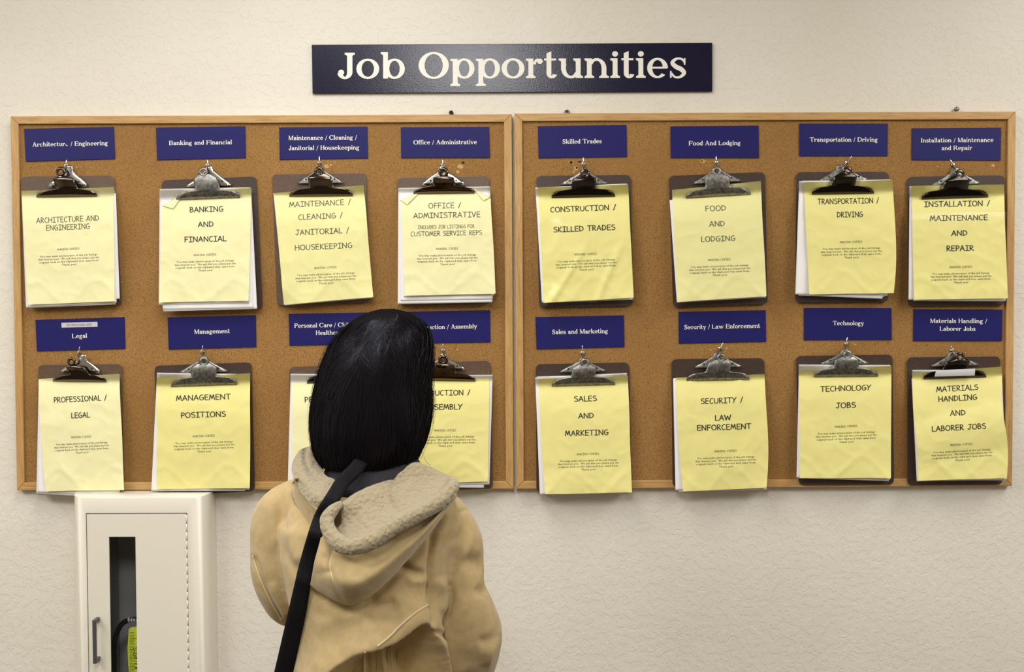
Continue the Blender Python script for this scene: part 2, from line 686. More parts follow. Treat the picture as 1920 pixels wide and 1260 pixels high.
        if ch == 'J':
            sx = .40
            g.stem(sx, .24, 1, '', 'b', s * 1.1)
            g.arc(sx + s * 1.1 - .27, .25, .27, .27, 190, 360, s * 1.1, h * 1.3)
            g.disc(sx + s * 1.1 - .27 - .13, .24, s * .62)
            w_ = sx + s * 1.1 + se
        else:
            g.stem(x0, 0, 1, 'b', 'b', s * 1.1)
            w_ = x0 + s * 1.1 + se
            if ch == 'H':
                g.stem(x0 + .62, 0, 1, 'b', 'b', s * 1.1)
                g.rect(x0 + s, .48, x0 + .64, .48 + h)
                w_ = x0 + .62 + s * 1.1 + se
    elif ch == 'M':
        g.stem(x0 + .03, 0, 1, 'b', 'l', h * 1.2)
        g.stroke([(x0 + .08, 1, s), (x0 + .47, .02, s)], 2, False)
        g.stroke([(x0 + .85, 1, h * 1.2), (x0 + .47, .02, h * 1.2)], 2, False)
        g.stem(x0 + .82, 0, 1, 'b', 'r', s * 1.1)
        w_ = x0 + .82 + s * 1.1 + se
    elif ch == 'A':
        g.stroke([(.46, 1.02, h * 1.2), (.13, 0, h * 1.2)], 2, False)
        g.stroke([(.46, 1.02, s), (.82, 0, s * 1.1)], 2, False)
        g.rect(.24, .33, .68, .33 + h)
        g.rect(.0, 0, .30, sf)
        g.rect(.64, 0, 1.0, sf)
        w_ = .98
    elif ch == 'T':
        g.stem(.40, 0, 1, 'b', '', s * 1.1)
        g.rect(.02, 1 - h, .94, 1)
        g.rect(.02, .70, .09, 1)
        g.rect(.87, .70, .94, 1)
        w_ = .96
    elif ch == 'S':
        w_ = .72
        g.stroke([(w_ * .86, .76, h), (w_ * .70, .94, h * 1.1), (w_ * .42, .98, h * 1.3), (w_ * .16, .77, s), (w_ * .38, .57, s * 1.15),
                  (w_ * .66, .43, s * 1.15), (w_ * .86, .22, s), (w_ * .60, .02, h * 1.3), (w_ * .30, .03, h * 1.1), (w_ * .08, .26, h)], 40)
        g.rect(w_ * .84, .66, w_ * .93, 1)
        g.rect(w_ * .02, 0, w_ * .11, .36)
    else:
        raise KeyError(ch)
    return g.p, w_


SIGN = dict(X=.755, s=.172, h=.072, sf=.075, se=.085)
BOOK = dict(X=.66, s=.170, h=.072, sf=.055, se=.060)


def lay_serif(text, P, gap=.07, half=()):
    """polygons in cap-height units; glyphs whose index is in half lost their upper part"""
    out, x = [], 0.0
    for i, ch in enumerate(text):
        polys, adv = serif_glyph(ch, P)
        for ly, q in polys:
            if i in half and max(y for _, y in q) > .34:
                continue
            out.append((ly, [(a + x, b) for a, b in q]))
        x += adv + gap
    return out, x - gap


# pen hand: (advance, strokes); a stroke is a list of points, 's' first = smooth
PEN = {
    'A': (.72, [[(0, 0), (.36, 1), (.68, 0)], [(.12, .34), (.58, .36)]]),
    'B': (.60, [[(.06, 0), (.06, 1)], ['s', (.06, 1), (.36, .97), (.46, .78), (.34, .60), (.08, .54)], ['s', (.08, .54), (.42, .50), (.55, .27), (.38, .05), (.06, 0)]]),
    'C': (.62, [['s', (.58, .86), (.42, 1), (.16, .84), (.03, .42), (.16, .06), (.36, .0), (.58, .12)]]),
    'D': (.70, [[(.06, 0), (.06, 1)], ['s', (.06, 1), (.44, .88), (.64, .55), (.52, .2), (.06, 0)]]),
    'E': (.60, [[(.56, 1), (.06, 1), (.06, 0), (.56, 0)], [(.06, .52), (.5, .54)]]),
    'F': (.58, [[(.56, 1), (.06, 1), (.06, 0)], [(.06, .52), (.48, .54)]]),
    'G': (.70, [['s', (.60, .90), (.40, 1), (.14, .80), (.04, .42), (.16, .06), (.42, .0), (.62, .16), (.64, .44)], [(.36, .44), (.70, .46)]]),
    'H': (.74, [[(.06, 1), (.06, 0)], [(.66, 1), (.66, 0)], [(.06, .50), (.66, .52)]]),
    'I': (.56, [[(.28, 0), (.28, 1)], [(.04, 1), (.54, 1)], [(.02, 0), (.54, 0)]]),
    'J': (.64, [['s', (.44, 1), (.43, .40), (.36, .08), (.20, .0), (.02, .24)], [(.18, 1), (.66, 1)]]),
    'K': (.62, [[(.06, 1), (.06, 0)], [(.54, 1), (.08, .44), (.58, 0)]]),
    'L': (.54, [[(.06, 1), (.04, 0), (.52, .0)]]),
    'M': (.84, [[(.0, 0), (.16, 1), (.40, .2), (.64, 1), (.80, 0)]]),
    'N': (.78, [[(.06, 0), (.06, 1), (.68, 0), (.70, 1)]]),
    'O': (.78, [['s', (.40, 1), (.12, .84), (.03, .45), (.18, .06), (.42, .0), (.66, .16), (.74, .55), (.62, .88), (.40, 1)]]),
    'P': (.54, [[(.06, 0), (.06, 1)], ['s', (.06, 1), (.40, .95), (.50, .70), (.36, .48), (.06, .44)]]),
    'R': (.62, [[(.06, 0), (.06, 1)], ['s', (.06, 1), (.38, .96), (.50, .76), (.36, .54), (.08, .46)], [(.16, .46), (.58, 0)]]),
    'S': (.62, [['s', (.56, .88), (.36, 1), (.10, .88), (.10, .64), (.36, .52), (.56, .38), (.54, .12), (.30, .0), (.03, .10)]]),
    'T': (.68, [[(.34, 1), (.33, 0)], [(.0, 1), (.68, 1)]]),
    'U': (.70, [['s', (.05, 1), (.05, .45), (.12, .08), (.34, .0), (.56, .10), (.64, .45), (.64, 1)]]),
    'V': (.62, [[(.0, 1), (.28, 0), (.60, 1)]]),
    'W': (1.0, [[(.0, 1), (.22, 0), (.48, .8), (.74, 0), (1.0, 1)]]),
    'Y': (.62, [[(.0, 1), (.30, .50)], [(.62, 1), (.30, .50), (.14, 0)]]),
    '/': (.50, [[(.06, -.06), (.44, 1.06)]]),
    '5': (.55, [['s', (.50, 1), (.12, 1), (.08, .58), (.34, .62), (.50, .40), (.40, .08), (.04, .02)]]),
    '1': (.30, [[(.05, .8), (.18, 1), (.16, 0)]]),
    ' ': (.40, []),
}


def lay_pen(text, th=.13, gap=.13):
    out, x = [], 0.0
    for ch in text:
        adv, strokes = PEN[ch]
        nl = 0
        for st in strokes:
            pl_ = -1
            g = Glyph(.7, .1, .1, .1, .1)
            if st[0] == 's':
                g.stroke([(a, b, th) for a, b in st[1:]], 3 * (len(st) - 2) + 1)
            else:
                pts = st
                for a, b in zip(pts, pts[1:]):
                    g.stroke([(a[0], a[1], th), ((a[0] + b[0]) / 2, (a[1] + b[1]) / 2, th), (b[0], b[1], th)], 3, False)
                for a in pts:
                    g.disc(a[0], a[1], th / 2, 8)
            for ly, q in g.p:
                nl += 1 if ly != pl_ else 0
                pl_ = ly
                out.append((nl % 24, [(a + x, b) for a, b in q]))
        x += adv + gap
    return out, x - gap


_plain = {}


def lay_plain(text):
    """small print with Blender's own sans, as polygons in cap-height units"""
    if text not in _plain:
        cu = bpy.data.curves.new('small_print', 'FONT')
        cu.body = text
        cu.size = 1.0
        cu.resolution_u = 1
        cu.offset = 0.012
        cu.space_character = 1.12
        o = bpy.data.objects.new('small_print', cu)
        COL.objects.link(o)
        bpy.context.view_layer.update()
        dg = bpy.context.evaluated_depsgraph_get()
        me = bpy.data.meshes.new_from_object(o.evaluated_get(dg))
        vs = [(v.co.x, v.co.y) for v in me.vertices]
        x0 = min(v[0] for v in vs)
        x1 = max(v[0] for v in vs)
        polys = [(0, [((vs[i][0] - x0) / .70, vs[i][1] / .70) for i in p.vertices]) for p in me.polygons]
        bpy.data.objects.remove(o)
        bpy.data.curves.remove(cu)
        bpy.data.meshes.remove(me)
        _plain[text] = (polys, (x1 - x0) / .70)
    return _plain[text]


def place_text(mb, lay, c, width, cap, slope, fn, mi=0):
    """lay = (polygons, width); c = centre pixel of the caps; fn maps a pixel to a point on the surface"""
    polys, w_ = lay
    ca, sa = math.cos(slope), math.sin(slope)
    kx = width / w_
    for ly, q in polys:
        pts = []
        for a, b in q:
            X, Y = (a - w_ / 2) * kx, (b - .5) * cap
            p = fn(c[0] + X * ca + Y * sa, c[1] + X * sa - Y * ca)
            p.y -= ly * 1.6e-5                      # strokes of a letter lie over one another
            pts.append(p)
        mb.add(pts, [tuple(range(len(pts)))], mi)
# ------------------------------------------------------------ the room
RX, RY, RZ = 3.4, -5.6, 2.78
REC = [at(150, 950, 0), at(386, 1262, 0)]           # opening in the wall behind the extinguisher cabinet
hx0, hx1 = REC[0].x, REC[1].x
hz1, hz0 = REC[0].z, 0.52
mb = MB()
xs, zs = [-RX, hx0, hx1, RX], [0, hz0, hz1, RZ]
vs = [(x, 0, z) for z in zs for x in xs]
fs = [(j * 4 + i, j * 4 + i + 1, j * 4 + i + 5, j * 4 + i + 4) for j in range(3) for i in range(3) if (i, j) != (1, 1)]
tag(mesh('wall_back', vs, fs, 'wall'), kind='structure')
for nm, q, mt in (('floor', [(-RX, 0, 0), (RX, 0, 0), (RX, RY, 0), (-RX, RY, 0)], 'floor'),
                  ('ceiling', [(-RX, 0, RZ), (-RX, RY, RZ), (RX, RY, RZ), (RX, 0, RZ)], 'ceiling'),
                  ('wall_left', [(-RX, 0, 0), (-RX, RY, 0), (-RX, RY, RZ), (-RX, 0, RZ)], 'ceiling'),
                  ('wall_right', [(RX, 0, 0), (RX, 0, RZ), (RX, RY, RZ), (RX, RY, 0)], 'ceiling'),
                  ('wall_front', [(-RX, RY, 0), (RX, RY, 0), (RX, RY, RZ), (-RX, RY, RZ)], 'far_wall')):
    tag(mesh(nm, q, [(0, 1, 2, 3)], mt), kind='structure')


# ------------------------------------------------------------ big sign
def plate(name, q, d0, d1, mats, label, cat, group=None, bev=.0012, body='panel'):
    """rectangular plate between depths d0 and d1 whose front face is the pixel quad q"""
    fr = [at(x, y, d1) for x, y in q]
    bk = [Vector((p.x, -d0, p.z)) for p in fr]
    ctr = sum(fr, Vector()) / 4
    root = empty(name, (ctr.x, -d0, ctr.z), label, cat, group)
    mb = MB()
    mb.prism(fr, bk)
    o = mb.build(body, mats, root)
    bevel(o, bev)
    return root


sq = [(584.2, 83.8), (1335.8, 80), (1335.8, 171.6), (585.8, 175.4)]
sign = plate('wall_sign', sq, 0.0005, 0.0075, 'navy', 'long dark navy sign reading Job Opportunities in white, above the cork boards', 'sign')
full = lay_serif('Job Opportunities', SIGN, .055)
cut = lay_serif('Job ', SIGN, .055)[1]
for part in (0, 1):
    mb = MB()
    polys = [q for q in full[0] if (max(a for a, b in q[1]) > cut) == bool(part)]
    place_text(mb, (polys, full[1]), (958.8, 122.3), 658, 48.5, -.0028, lambda x, y: at(x, y, .0082))
    mb.build('lettering', 'letter', sign, fix=False)

# ------------------------------------------------------------ two cork boards
rng = random.Random(3)


def lerp2(a, b, t):
    return (a[0] + (b[0] - a[0]) * t, a[1] + (b[1] - a[1]) * t)


def cork_board(q, label, wd=14.6):
    fd, cd = .0220, .0150
    ctr = at(*bil(q, .5, .5), 0)
    root = empty('cork_board', (ctr.x, -.0005, ctr.z), label, 'bulletin board', 'cork boards on the wall')
    wq, hq = q[1][0] - q[0][0], q[3][1] - q[0][1]
    du, dv = wd / wq, wd / hq
    inn = [bil(q, du, dv), bil(q, 1 - du, dv), bil(q, 1 - du, 1 - dv), bil(q, du, 1 - dv)]
    for k, ax in enumerate('xzxz'):
        a, b = q[k], q[(k + 1) % 4]
        ia, ib = inn[k], inn[(k + 1) % 4]
        o1, o2, i1, i2 = at(*a, fd), at(*b, fd), at(*ia, fd), at(*ib, fd)
        mb = MB()
        fr = [o1, o2, i2, i1]
        mb.prism(fr, [Vector((p.x, -.0005, p.z)) for p in fr])
        o = mb.build('frame_rail', 'oak_' + ax, root)
        bevel(o, .0016, 2)
    # the cork sheet, with pits and torn flakes from old pins
    mb = MB()
    sh = [bil(q, du * .6, dv * .6), bil(q, 1 - du * .6, dv * .6), bil(q, 1 - du * .6, 1 - dv * .6), bil(q, du * .6, 1 - dv * .6)]
    fr = [at(x, y, cd) for x, y in sh]
    mb.prism(fr, [Vector((p.x, -.004, p.z)) for p in fr])
    o = mb.build('cork_panel', ['cork', 'cork_pit', 'cork_torn'], root)
    root['q'] = 0
    del root['q']
    return root, q


BL_Q = [(19.5, 218), (959.6, 214), (963.0, 917), (31.5, 919.4)]
BR_Q = [(964.6, 212.6), (1905, 209), (1898, 911), (968.0, 917)]
boardL, _ = cork_board(BL_Q, 'oak framed cork board on the left, behind the person, above the white cabinet')
boardR, _ = cork_board(BR_Q, 'oak framed cork board on the right, with no person in front of it')


def cork_marks(board, marks):
    """pits (dark) and torn flakes (tan) as slightly raised or sunken chips of the cork sheet"""
    mb = MB()
    for x, y, r, kind in marks:
        n = 9
        pts = [at(x + r * rng.uniform(.6, 1.15) * math.cos(k * 6.283 / n), y + .8 * r * rng.uniform(.6, 1.15) * math.sin(k * 6.283 / n),
                  .0153 if kind else .0156) for k in range(n)]
        mb.add(pts, [tuple(range(n))], 0 if kind else 1)
    o = mb.build('worn_patch', ['cork_torn', 'cork_pit'], board, fix=False)
    o['label'] = 'old pin holes and torn spots in the cork'
    o['kind'] = 'stuff'


def hook_marks(hooks, extra):
    out = []
    for hx, hy in hooks:
        for _ in range(5):
            x, y = hx + rng.choice((-1, 1)) * rng.uniform(5, 30), hy + rng.uniform(8, 18)
            if rng.random() < .5:
                out.append((x, y, rng.uniform(1.2, 2.4), 1))
            out.append((x, y, rng.uniform(.5, 1.0), 0))
        for sx in (-60, 62):
            for _ in range(3):
                x, y = hx + sx + rng.uniform(-14, 14), hy + rng.uniform(6, 20)
                out.append((x, y, rng.uniform(.4, .9), rng.random() < .3))
    return out + extra


# hanging screw heads peeping over the frames
for x, y, lab in ((846, 211.5, 'dark screw head peeping over the top rail of the left cork board'),
                  (1063, 209.0, 'small metal ring peeping over the top rail at the left of the right cork board'),
                  (1794, 204.5, 'small round bolt standing above the top rail at the right of the right cork board')):
    c = at(x, y, .010)
    mb = MB()
    mb.tube([(c.x, -.0003, c.z), (c.x, -.009, c.z)], .0025, 8)
    if x == 1063:
        mb.tube([(c.x + .006 * math.cos(a / 12 * 6.283), -.010, c.z - .003 + .006 * math.sin(a / 12 * 6.283)) for a in range(13)], .0018, 8)
    else:
        mb.tube([(c.x, -.006, c.z), (c.x, -.012, c.z), (c.x, -.0135, c.z)], [.0055, .0055, .003], 12)
    o = mb.build('hanging_screw', 'rivet_hole' if x == 846 else 'steel', smooth=True, loc=(c.x, 0, c.z))
    tag(o, lab, 'screw', 'screws over the board frames')
# ------------------------------------------------------------ name plates, hooks, clipboards and their pages
K = 1 / 3.0735


def cp(o, pts):
    return [(o[0] + x * K, o[1] + y * K) for x, y in pts]


T1, T2, T3, T4 = (0, 190), (480, 190), (960, 190), (1430, 190)
B1, B2, B3, B4 = (0, 570), (480, 570), (960, 570), (1430, 570)
# per place: origin, plate corners, plate lines (text, centre, width), clipboard corners, page corners,
# jaw left / right, eye, wing left / right, clip style, hook tip / bend, page lines (text, centre, width[, cap height]),
# small print centre, white sheets (corner quads), extras
D = []


def add(**k):
    D.append(k)


add(o=T1, key='ARCHITECTURE AND ENGINEERING', name='Architecture / Engineering', plate=[(138, 158), (655, 147), (663, 332), (148, 347)],
    pl=[('Architecture / Engineering', (404, 244), 435)], board=[(118, 434), (658, 428), (705, 1168), (155, 1182)],
    page=[(122, 517), (652, 494), (661, 1152), (163, 1172)], jaw=[(207, 541), (562, 536)], eye=(350, 405), wing=[(278, 497), (497, 487)], peak=(400, 388), style='square', finish='dim_refl_chrome', wmat='chrome',
    hook=[(384, 336), (378, 398)], text=[('ARCHITECTURE AND', (390, 679), 360), ('ENGINEERING', (391, 724), 251)], mc=(394, 851), ink='faded_ink',
    white=[[(124, 522), (656, 500), (672, 1160), (150, 1188)], [(126, 530), (668, 530), (690, 1138), (160, 1190)], [(130, 540), (660, 515), (667, 1170), (152, 1191)]], paper='yellow_bright', bcol='board_brown')
add(o=T1, key='BANKING AND FINANCIAL', name='Banking and Financial', plate=[(898, 151), (1413, 143), (1417, 326), (905, 338)],
    pl=[('Banking and Financial', (1155, 237), 362)], board=[(930, 456), (1478, 432), (1514, 1192), (962, 1205)],
    page=[(936, 520), (1450, 500), (1432, 1150), (915, 1158)], jaw=[(1018, 556), (1380, 543)], eye=(1172, 408), wing=[(1068, 494), (1333, 482)], peak=(1205, 385), style='front', finish='steel', wmat='chrome',
    hook=[(1197, 335), (1195, 395)], text=[('BANKING', (1190, 622), 192), ('AND', (1186, 708), 88), ('FINANCIAL', (1184, 793), 240)], mc=(1181, 884), ink='ink',
    white=[[(920, 505), (1443, 496), (1436, 1164), (915, 1172)], [(922, 515), (1446, 510), (1462, 1190), (938, 1200)], [(925, 510), (1448, 520), (1482, 1196), (942, 1211)]],
    fold='TL', paper='yellow_bright', bcol='board_dark')
add(o=T2, key='MAINTENANCE / CLEANING / JANITORIAL / HOUSEKEEPING', name='Maintenance / Cleaning / Janitorial / Housekeeping', plate=[(133, 150), (642, 145), (645, 328), (136, 336)],
    pl=[('Maintenance / Cleaning /', (384, 209), 394), ('Janitorial / Housekeeping', (391, 267), 408)], board=[(92, 420), (636, 413), (660, 1158), (122, 1178)],
    page=[(103, 528), (620, 482), (675, 1128), (160, 1172)], jaw=[(195, 537), (555, 533)], eye=(364, 405), wing=[(233, 475), (507, 467)], peak=(366, 385), style='front', finish='dim_refl_chrome', wmat='steel',
    hook=[(365, 315), (366, 385)], text=[('MAINTENANCE /', (370, 587), 355), ('CLEANING /', (372, 662), 255), ('JANITORIAL /', (382, 749), 310), ('HOUSEKEEPING', (389, 836), 330)], mc=(400, 958), ink='faded_ink',
    white=[[(100, 530), (610, 490), (668, 1134), (165, 1176)]], sleeve=True, curl='BL', slope=-.045, paper='yellow', bcol='board_brown')
add(o=T2, key='OFFICE / ADMINISTRATIVE', name='Office / Administrative', plate=[(834, 149), (1343, 146), (1348, 325), (836, 326)],
    pl=[('Office / Administrative', (1090, 235), 366)], board=[(813, 440), (1345, 432), (1352, 1168), (828, 1180)],
    page=[(828, 505), (1348, 495), (1382, 1108), (860, 1120)], jaw=[(905, 522), (1262, 518)], eye=(1080, 408), wing=[(958, 487), (1203, 476)], peak=(1078, 388), style='square', finish='dim_refl_chrome', wmat='chrome',
    hook=[(1075, 335), (1078, 396)], text=[('OFFICE /', (1088, 600), 187), ('ADMINISTRATIVE', (1100, 655), 385), ('INCLUDES JOB LISTINGS FOR', (1096, 722), 325, 19), ('CUSTOMER SERVICE REPS', (1097, 760), 410, 25)], mc=(1101, 849), ink='faded_ink',
    white=[[(822, 500), (1348, 490), (1372, 1118), (850, 1128)], [(820, 505), (1350, 497), (1364, 1140), (832, 1150)], [(820, 510), (1350, 500), (1362, 1158), (817, 1168)]], fold='TR', fold2='TL', paper='yellow_bright', bcol='board_brown')
add(o=T3, key='CONSTRUCTION / SKILLED TRADES', name='Skilled Trades', plate=[(149, 143), (660, 135), (663, 320), (153, 327)],
    pl=[('Skilled Trades', (404, 230), 226)], board=[(140, 430), (685, 424), (697, 1178), (156, 1190)],
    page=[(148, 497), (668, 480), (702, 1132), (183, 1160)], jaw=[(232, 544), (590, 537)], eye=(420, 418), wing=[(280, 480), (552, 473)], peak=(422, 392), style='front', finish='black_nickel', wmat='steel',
    hook=[(410, 322), (413, 392)], text=[('CONSTRUCTION /', (411, 617), 378), ('SKILLED TRADES', (417, 732), 355)], mc=(425, 880), ink='ink',
    white=[[(134, 497), (662, 474), (696, 1142), (178, 1162)], [(136, 505), (664, 490), (690, 1140), (172, 1158)]], sleeve=True, crease=1, paper='yellow_deep', bcol='board_dark')
add(o=T3, key='FOOD AND LODGING', name='Food And Lodging', plate=[(913, 144), (1422, 139), (1424, 326), (915, 326)],
    pl=[('Food And Lodging', (1168, 240), 299)], board=[(903, 430), (1458, 407), (1474, 1168), (928, 1187)],
    page=[(922, 512), (1433, 458), (1466, 1122), (955, 1156)], jaw=[(1005, 547), (1372, 525)], eye=(1180, 405), wing=[(1045, 473), (1322, 460)], peak=(1180, 385), style='front', finish='steel', wmat='steel',
    hook=[(1176, 315), (1180, 382)], text=[('FOOD', (1174, 616), 118), ('AND', (1182, 705), 88), ('LODGING', (1188, 791), 195)], mc=(1195, 912), ink='faded_ink',
    white=[[(908, 570), (1430, 470), (1462, 1130), (950, 1160)]], sleeve=True, slope=-.035, paper='yellow', bcol='board_dark')
add(o=T4, key='TRANSPORTATION / DRIVING', name='Transportation / Driving', plate=[(212, 128), (722, 128), (720, 315), (211, 315)],
    pl=[('Transportation / Driving', (467, 220), 392)], board=[(193, 408), (727, 405), (724, 1155), (187, 1160)],
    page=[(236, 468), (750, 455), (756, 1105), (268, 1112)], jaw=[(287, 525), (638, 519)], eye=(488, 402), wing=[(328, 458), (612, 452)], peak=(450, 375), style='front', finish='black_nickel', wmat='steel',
    hook=[(514, 315), (462, 378)], text=[('TRANSPORTATION /', (494, 574), 352), ('DRIVING', (503, 652), 148)], mc=(510, 810), ink='ink',
    white=[[(210, 460), (735, 450), (720, 1120), (188, 1112)], [(226, 458), (740, 452), (690, 1138), (205, 1118)], [(234, 470), (745, 458), (700, 1128), (248, 1104)]], bulge=16, paper='yellow_deep', bcol='board_dark')
add(o=T4, key='INSTALLATION / MAINTENANCE AND REPAIR', name='Installation / Maintenance and Repair', plate=[(861, 155), (1375, 151), (1372, 340), (860, 338)],
    pl=[('Installation / Maintenance', (1121, 223), 418), ('and Repair', (1119, 268), 177)], board=[(833, 435), (1393, 424), (1394, 1175), (835, 1180)],
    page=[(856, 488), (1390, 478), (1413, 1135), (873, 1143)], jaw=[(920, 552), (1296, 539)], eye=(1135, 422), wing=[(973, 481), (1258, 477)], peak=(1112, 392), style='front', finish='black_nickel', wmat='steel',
    hook=[(1080, 335), (1112, 392)], text=[('INSTALLATION /', (1121, 590), 378), ('MAINTENANCE', (1131, 671), 332), ('AND', (1134, 759), 90), ('REPAIR', (1138, 846), 155)], mc=(1142, 954), ink='ink',
    white=[[(846, 490), (1388, 484), (1400, 1150), (840, 1143)], [(850, 494), (1390, 488), (1392, 1152), (868, 1150)]], sleeve=True, paper='yellow_deep', bcol='board_dark')
add(o=B1, key='PROFESSIONAL / LEGAL', name='Legal', plate=[(203, 91), (717, 75), (722, 258), (212, 272)],
    pl=[('Legal', (458, 183), 87)], board=[(220, 350), (704, 345), (716, 1078), (222, 1085)],
    page=[(222, 432), (688, 402), (715, 1072), (262, 1080)], jaw=[(302, 436), (615, 440)], eye=(412, 333), wing=[(350, 397), (572, 392)], peak=(478, 308), style='square', finish='dim_refl_chrome', wmat='chrome',
    hook=[(459, 245), (452, 308)], text=[('PROFESSIONAL /', (463, 546), 305), ('LEGAL', (464, 640), 105)], mc=(468, 766), ink='ink', bw=.9,
    white=[[(226, 440), (690, 410), (690, 1108), (216, 1085)], [(224, 436), (684, 408), (665, 1120), (210, 1092)]], lean=6, paper='yellow_bright', bcol='board_brown', tape=True)
add(o=B1, key='MANAGEMENT POSITIONS', name='Management', plate=[(965, 77), (1473, 64), (1477, 248), (972, 262)],
    pl=[('Management', (1222, 157), 205)], board=[(890, 355), (1450, 335), (1470, 1078), (908, 1110)],
    page=[(902, 425), (1440, 400), (1441, 1060), (905, 1066)], jaw=[(988, 465), (1363, 452)], eye=(1174, 333), wing=[(1030, 398), (1312, 390)], peak=(1172, 310), style='front', finish='steel', wmat='steel',
    hook=[(1168, 238), (1165, 305)], text=[('MANAGEMENT', (1172, 538), 312), ('POSITIONS', (1172, 637), 257)], mc=(1174, 760), ink='ink',
    white=[[(905, 396), (1436, 404), (1438, 1070), (872, 1076)], [(906, 400), (1438, 408), (1412, 1078), (900, 1078)]], sleeve=True, paper='yellow_deep', bcol='board_dark')
add(o=B2, key='PERSONAL CARE', name='Personal Care', plate=[(188, 57), (700, 47), (703, 230), (192, 240)],
    pl=[('Personal Care / Childcare', (221 + 198, 121), 396), ('Healthcare', (345 + 82, 164), 164)], board=[(192, 362), (737, 345), (752, 1068), (200, 1078)],
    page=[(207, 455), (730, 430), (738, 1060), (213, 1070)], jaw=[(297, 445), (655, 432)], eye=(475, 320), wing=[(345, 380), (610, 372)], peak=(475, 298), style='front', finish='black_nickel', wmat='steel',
    hook=[(475, 235), (475, 298)], text=[('PERSONAL CARE', (462, 545), 362)], mc=(470, 905), ink='ink',
    white=[[(200, 402), (725, 408), (728, 1065), (182, 1074)], [(204, 420), (728, 412), (735, 1070), (196, 1072)]], paper='yellow_bright', bcol='board_brown')
add(o=B2, key='PRODUCTION / ASSEMBLY', name='Production / Assembly', plate=[(838, 45), (1349, 35), (1351, 220), (840, 228)],
    pl=[('Production / Assembly', (1096, 131), 356)], board=[(815, 340), (1350, 325), (1366, 1065), (830, 1080)],
    page=[(830, 425), (1345, 430), (1335, 1022), (832, 1042)], jaw=[(900, 428), (1268, 434)], eye=(1078, 322), wing=[(985, 378), (1203, 374)], peak=(1080, 300), style='square', finish='dim_refl_chrome', wmat='chrome',
    hook=[(1077, 228), (1079, 300)], text=[('PRODUCTION /', (1080, 511), 310), ('ASSEMBLY', (1080, 593), 216)], mc=(1090, 728), ink='ink',
    white=[[(832, 412), (1364, 408), (1345, 1040), (836, 1050)], [(834, 416), (1355, 412), (1313, 1060), (838, 1055)]], paper='yellow_deep', bcol='board_brown')
add(o=B3, key='SALES AND MARKETING', name='Sales and Marketing', plate=[(135, 75), (645, 65), (648, 248), (141, 261)],
    pl=[('Sales and Marketing', (392, 158), 322)], board=[(137, 346), (675, 337), (690, 1075), (140, 1085)],
    page=[(152, 432), (668, 415), (691, 1085), (192, 1095)], jaw=[(233, 463), (590, 453)], eye=(420, 340), wing=[(272, 393), (543, 386)], peak=(410, 318), style='front', finish='steel', wmat='steel',
    hook=[(405, 238), (408, 318)], text=[('SALES', (423, 545), 130), ('AND', (427, 643), 87), ('MARKETING', (431, 742), 248)], mc=(438, 864), ink='ink',
    white=[[(134, 425), (662, 397), (690, 1090), (160, 1098)], [(142, 418), (660, 404), (688, 1092), (172, 1098)]], lean=4, paper='yellow_deep', bcol='board_dark')
add(o=B3, key='SECURITY / LAW ENFORCEMENT', name='Security / Law Enforcement', plate=[(960, 45), (1462, 35), (1465, 217), (962, 228)],
    pl=[('Security / Law Enforcement', (1211, 129), 437)], board=[(918, 318), (1453, 311), (1470, 1058), (925, 1054)],
    page=[(942, 425), (1454, 405), (1468, 1058), (985, 1080)], jaw=[(1010, 432), (1365, 425)], eye=(1205, 312), wing=[(1052, 366), (1327, 363)], peak=(1185, 288), style='front', finish='steel', wmat='steel',
    hook=[(1217, 221), (1186, 284)], text=[('SECURITY /', (1210, 556), 243), ('LAW', (1216, 655), 90), ('ENFORCEMENT', (1222, 709), 310)], mc=(1231, 847), ink='ink',
    white=[[(928, 430), (1450, 412), (1462, 1066), (942, 1074)], [(932, 428), (1452, 414), (1466, 1070), (962, 1084)]], sleeve=True, lean=5, bulge=14, slope=-.035, crease=2, paper='yellow_deep', bcol='board_dark')
add(o=B4, key='TECHNOLOGY JOBS', name='Technology', plate=[(238, 23), (742, 23), (745, 207), (238, 208)],
    pl=[('Technology', (494, 110), 180)], board=[(192, 299), (748, 290), (757, 1040), (207, 1043)],
    page=[(210, 388), (742, 356), (738, 1003), (215, 1003)], jaw=[(300, 409), (662, 405)], eye=(490, 295), wing=[(335, 346), (613, 343)], peak=(478, 270), style='front', finish='steel', wmat='steel',
    hook=[(488, 190), (476, 262)], text=[('TECHNOLOGY', (479, 485), 290), ('JOBS', (479, 583), 115)], mc=(480, 705), ink='ink',
    white=[[(209, 349), (736, 352), (734, 1012), (195, 1000)], [(212, 354), (734, 356), (727, 1020), (200, 1004)]], paper='yellow_deep', bcol='board_dark')
add(o=B4, key='MATERIALS HANDLING AND LABORER JOBS', name='Materials Handling / Laborer Jobs', plate=[(870, 30), (1383, 32), (1380, 213), (868, 213)],
    pl=[('Materials Handling /', (1129, 97), 328), ('Laborer Jobs', (1123, 142), 207)], board=[(833, 306), (1367, 300), (1382, 1040), (833, 1045)],
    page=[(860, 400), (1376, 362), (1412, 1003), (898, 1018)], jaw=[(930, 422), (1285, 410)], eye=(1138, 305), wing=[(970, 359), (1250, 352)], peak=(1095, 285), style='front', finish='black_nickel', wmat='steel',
    hook=[(1085, 240), (1098, 290)], text=[('MATERIALS', (1122, 485), 240), ('HANDLING', (1124, 542), 222), ('AND', (1125, 627), 87), ('LABORER JOBS', (1131, 711), 310)], mc=(1146, 809), ink='ink',
    white=[[(858, 430), (1376, 372), (1405, 1012), (888, 1022)], [(862, 380), (1372, 378), (1400, 1016), (892, 1016)]], wave=1, jawtape=True, paper='yellow_deep', bcol='board_dark')

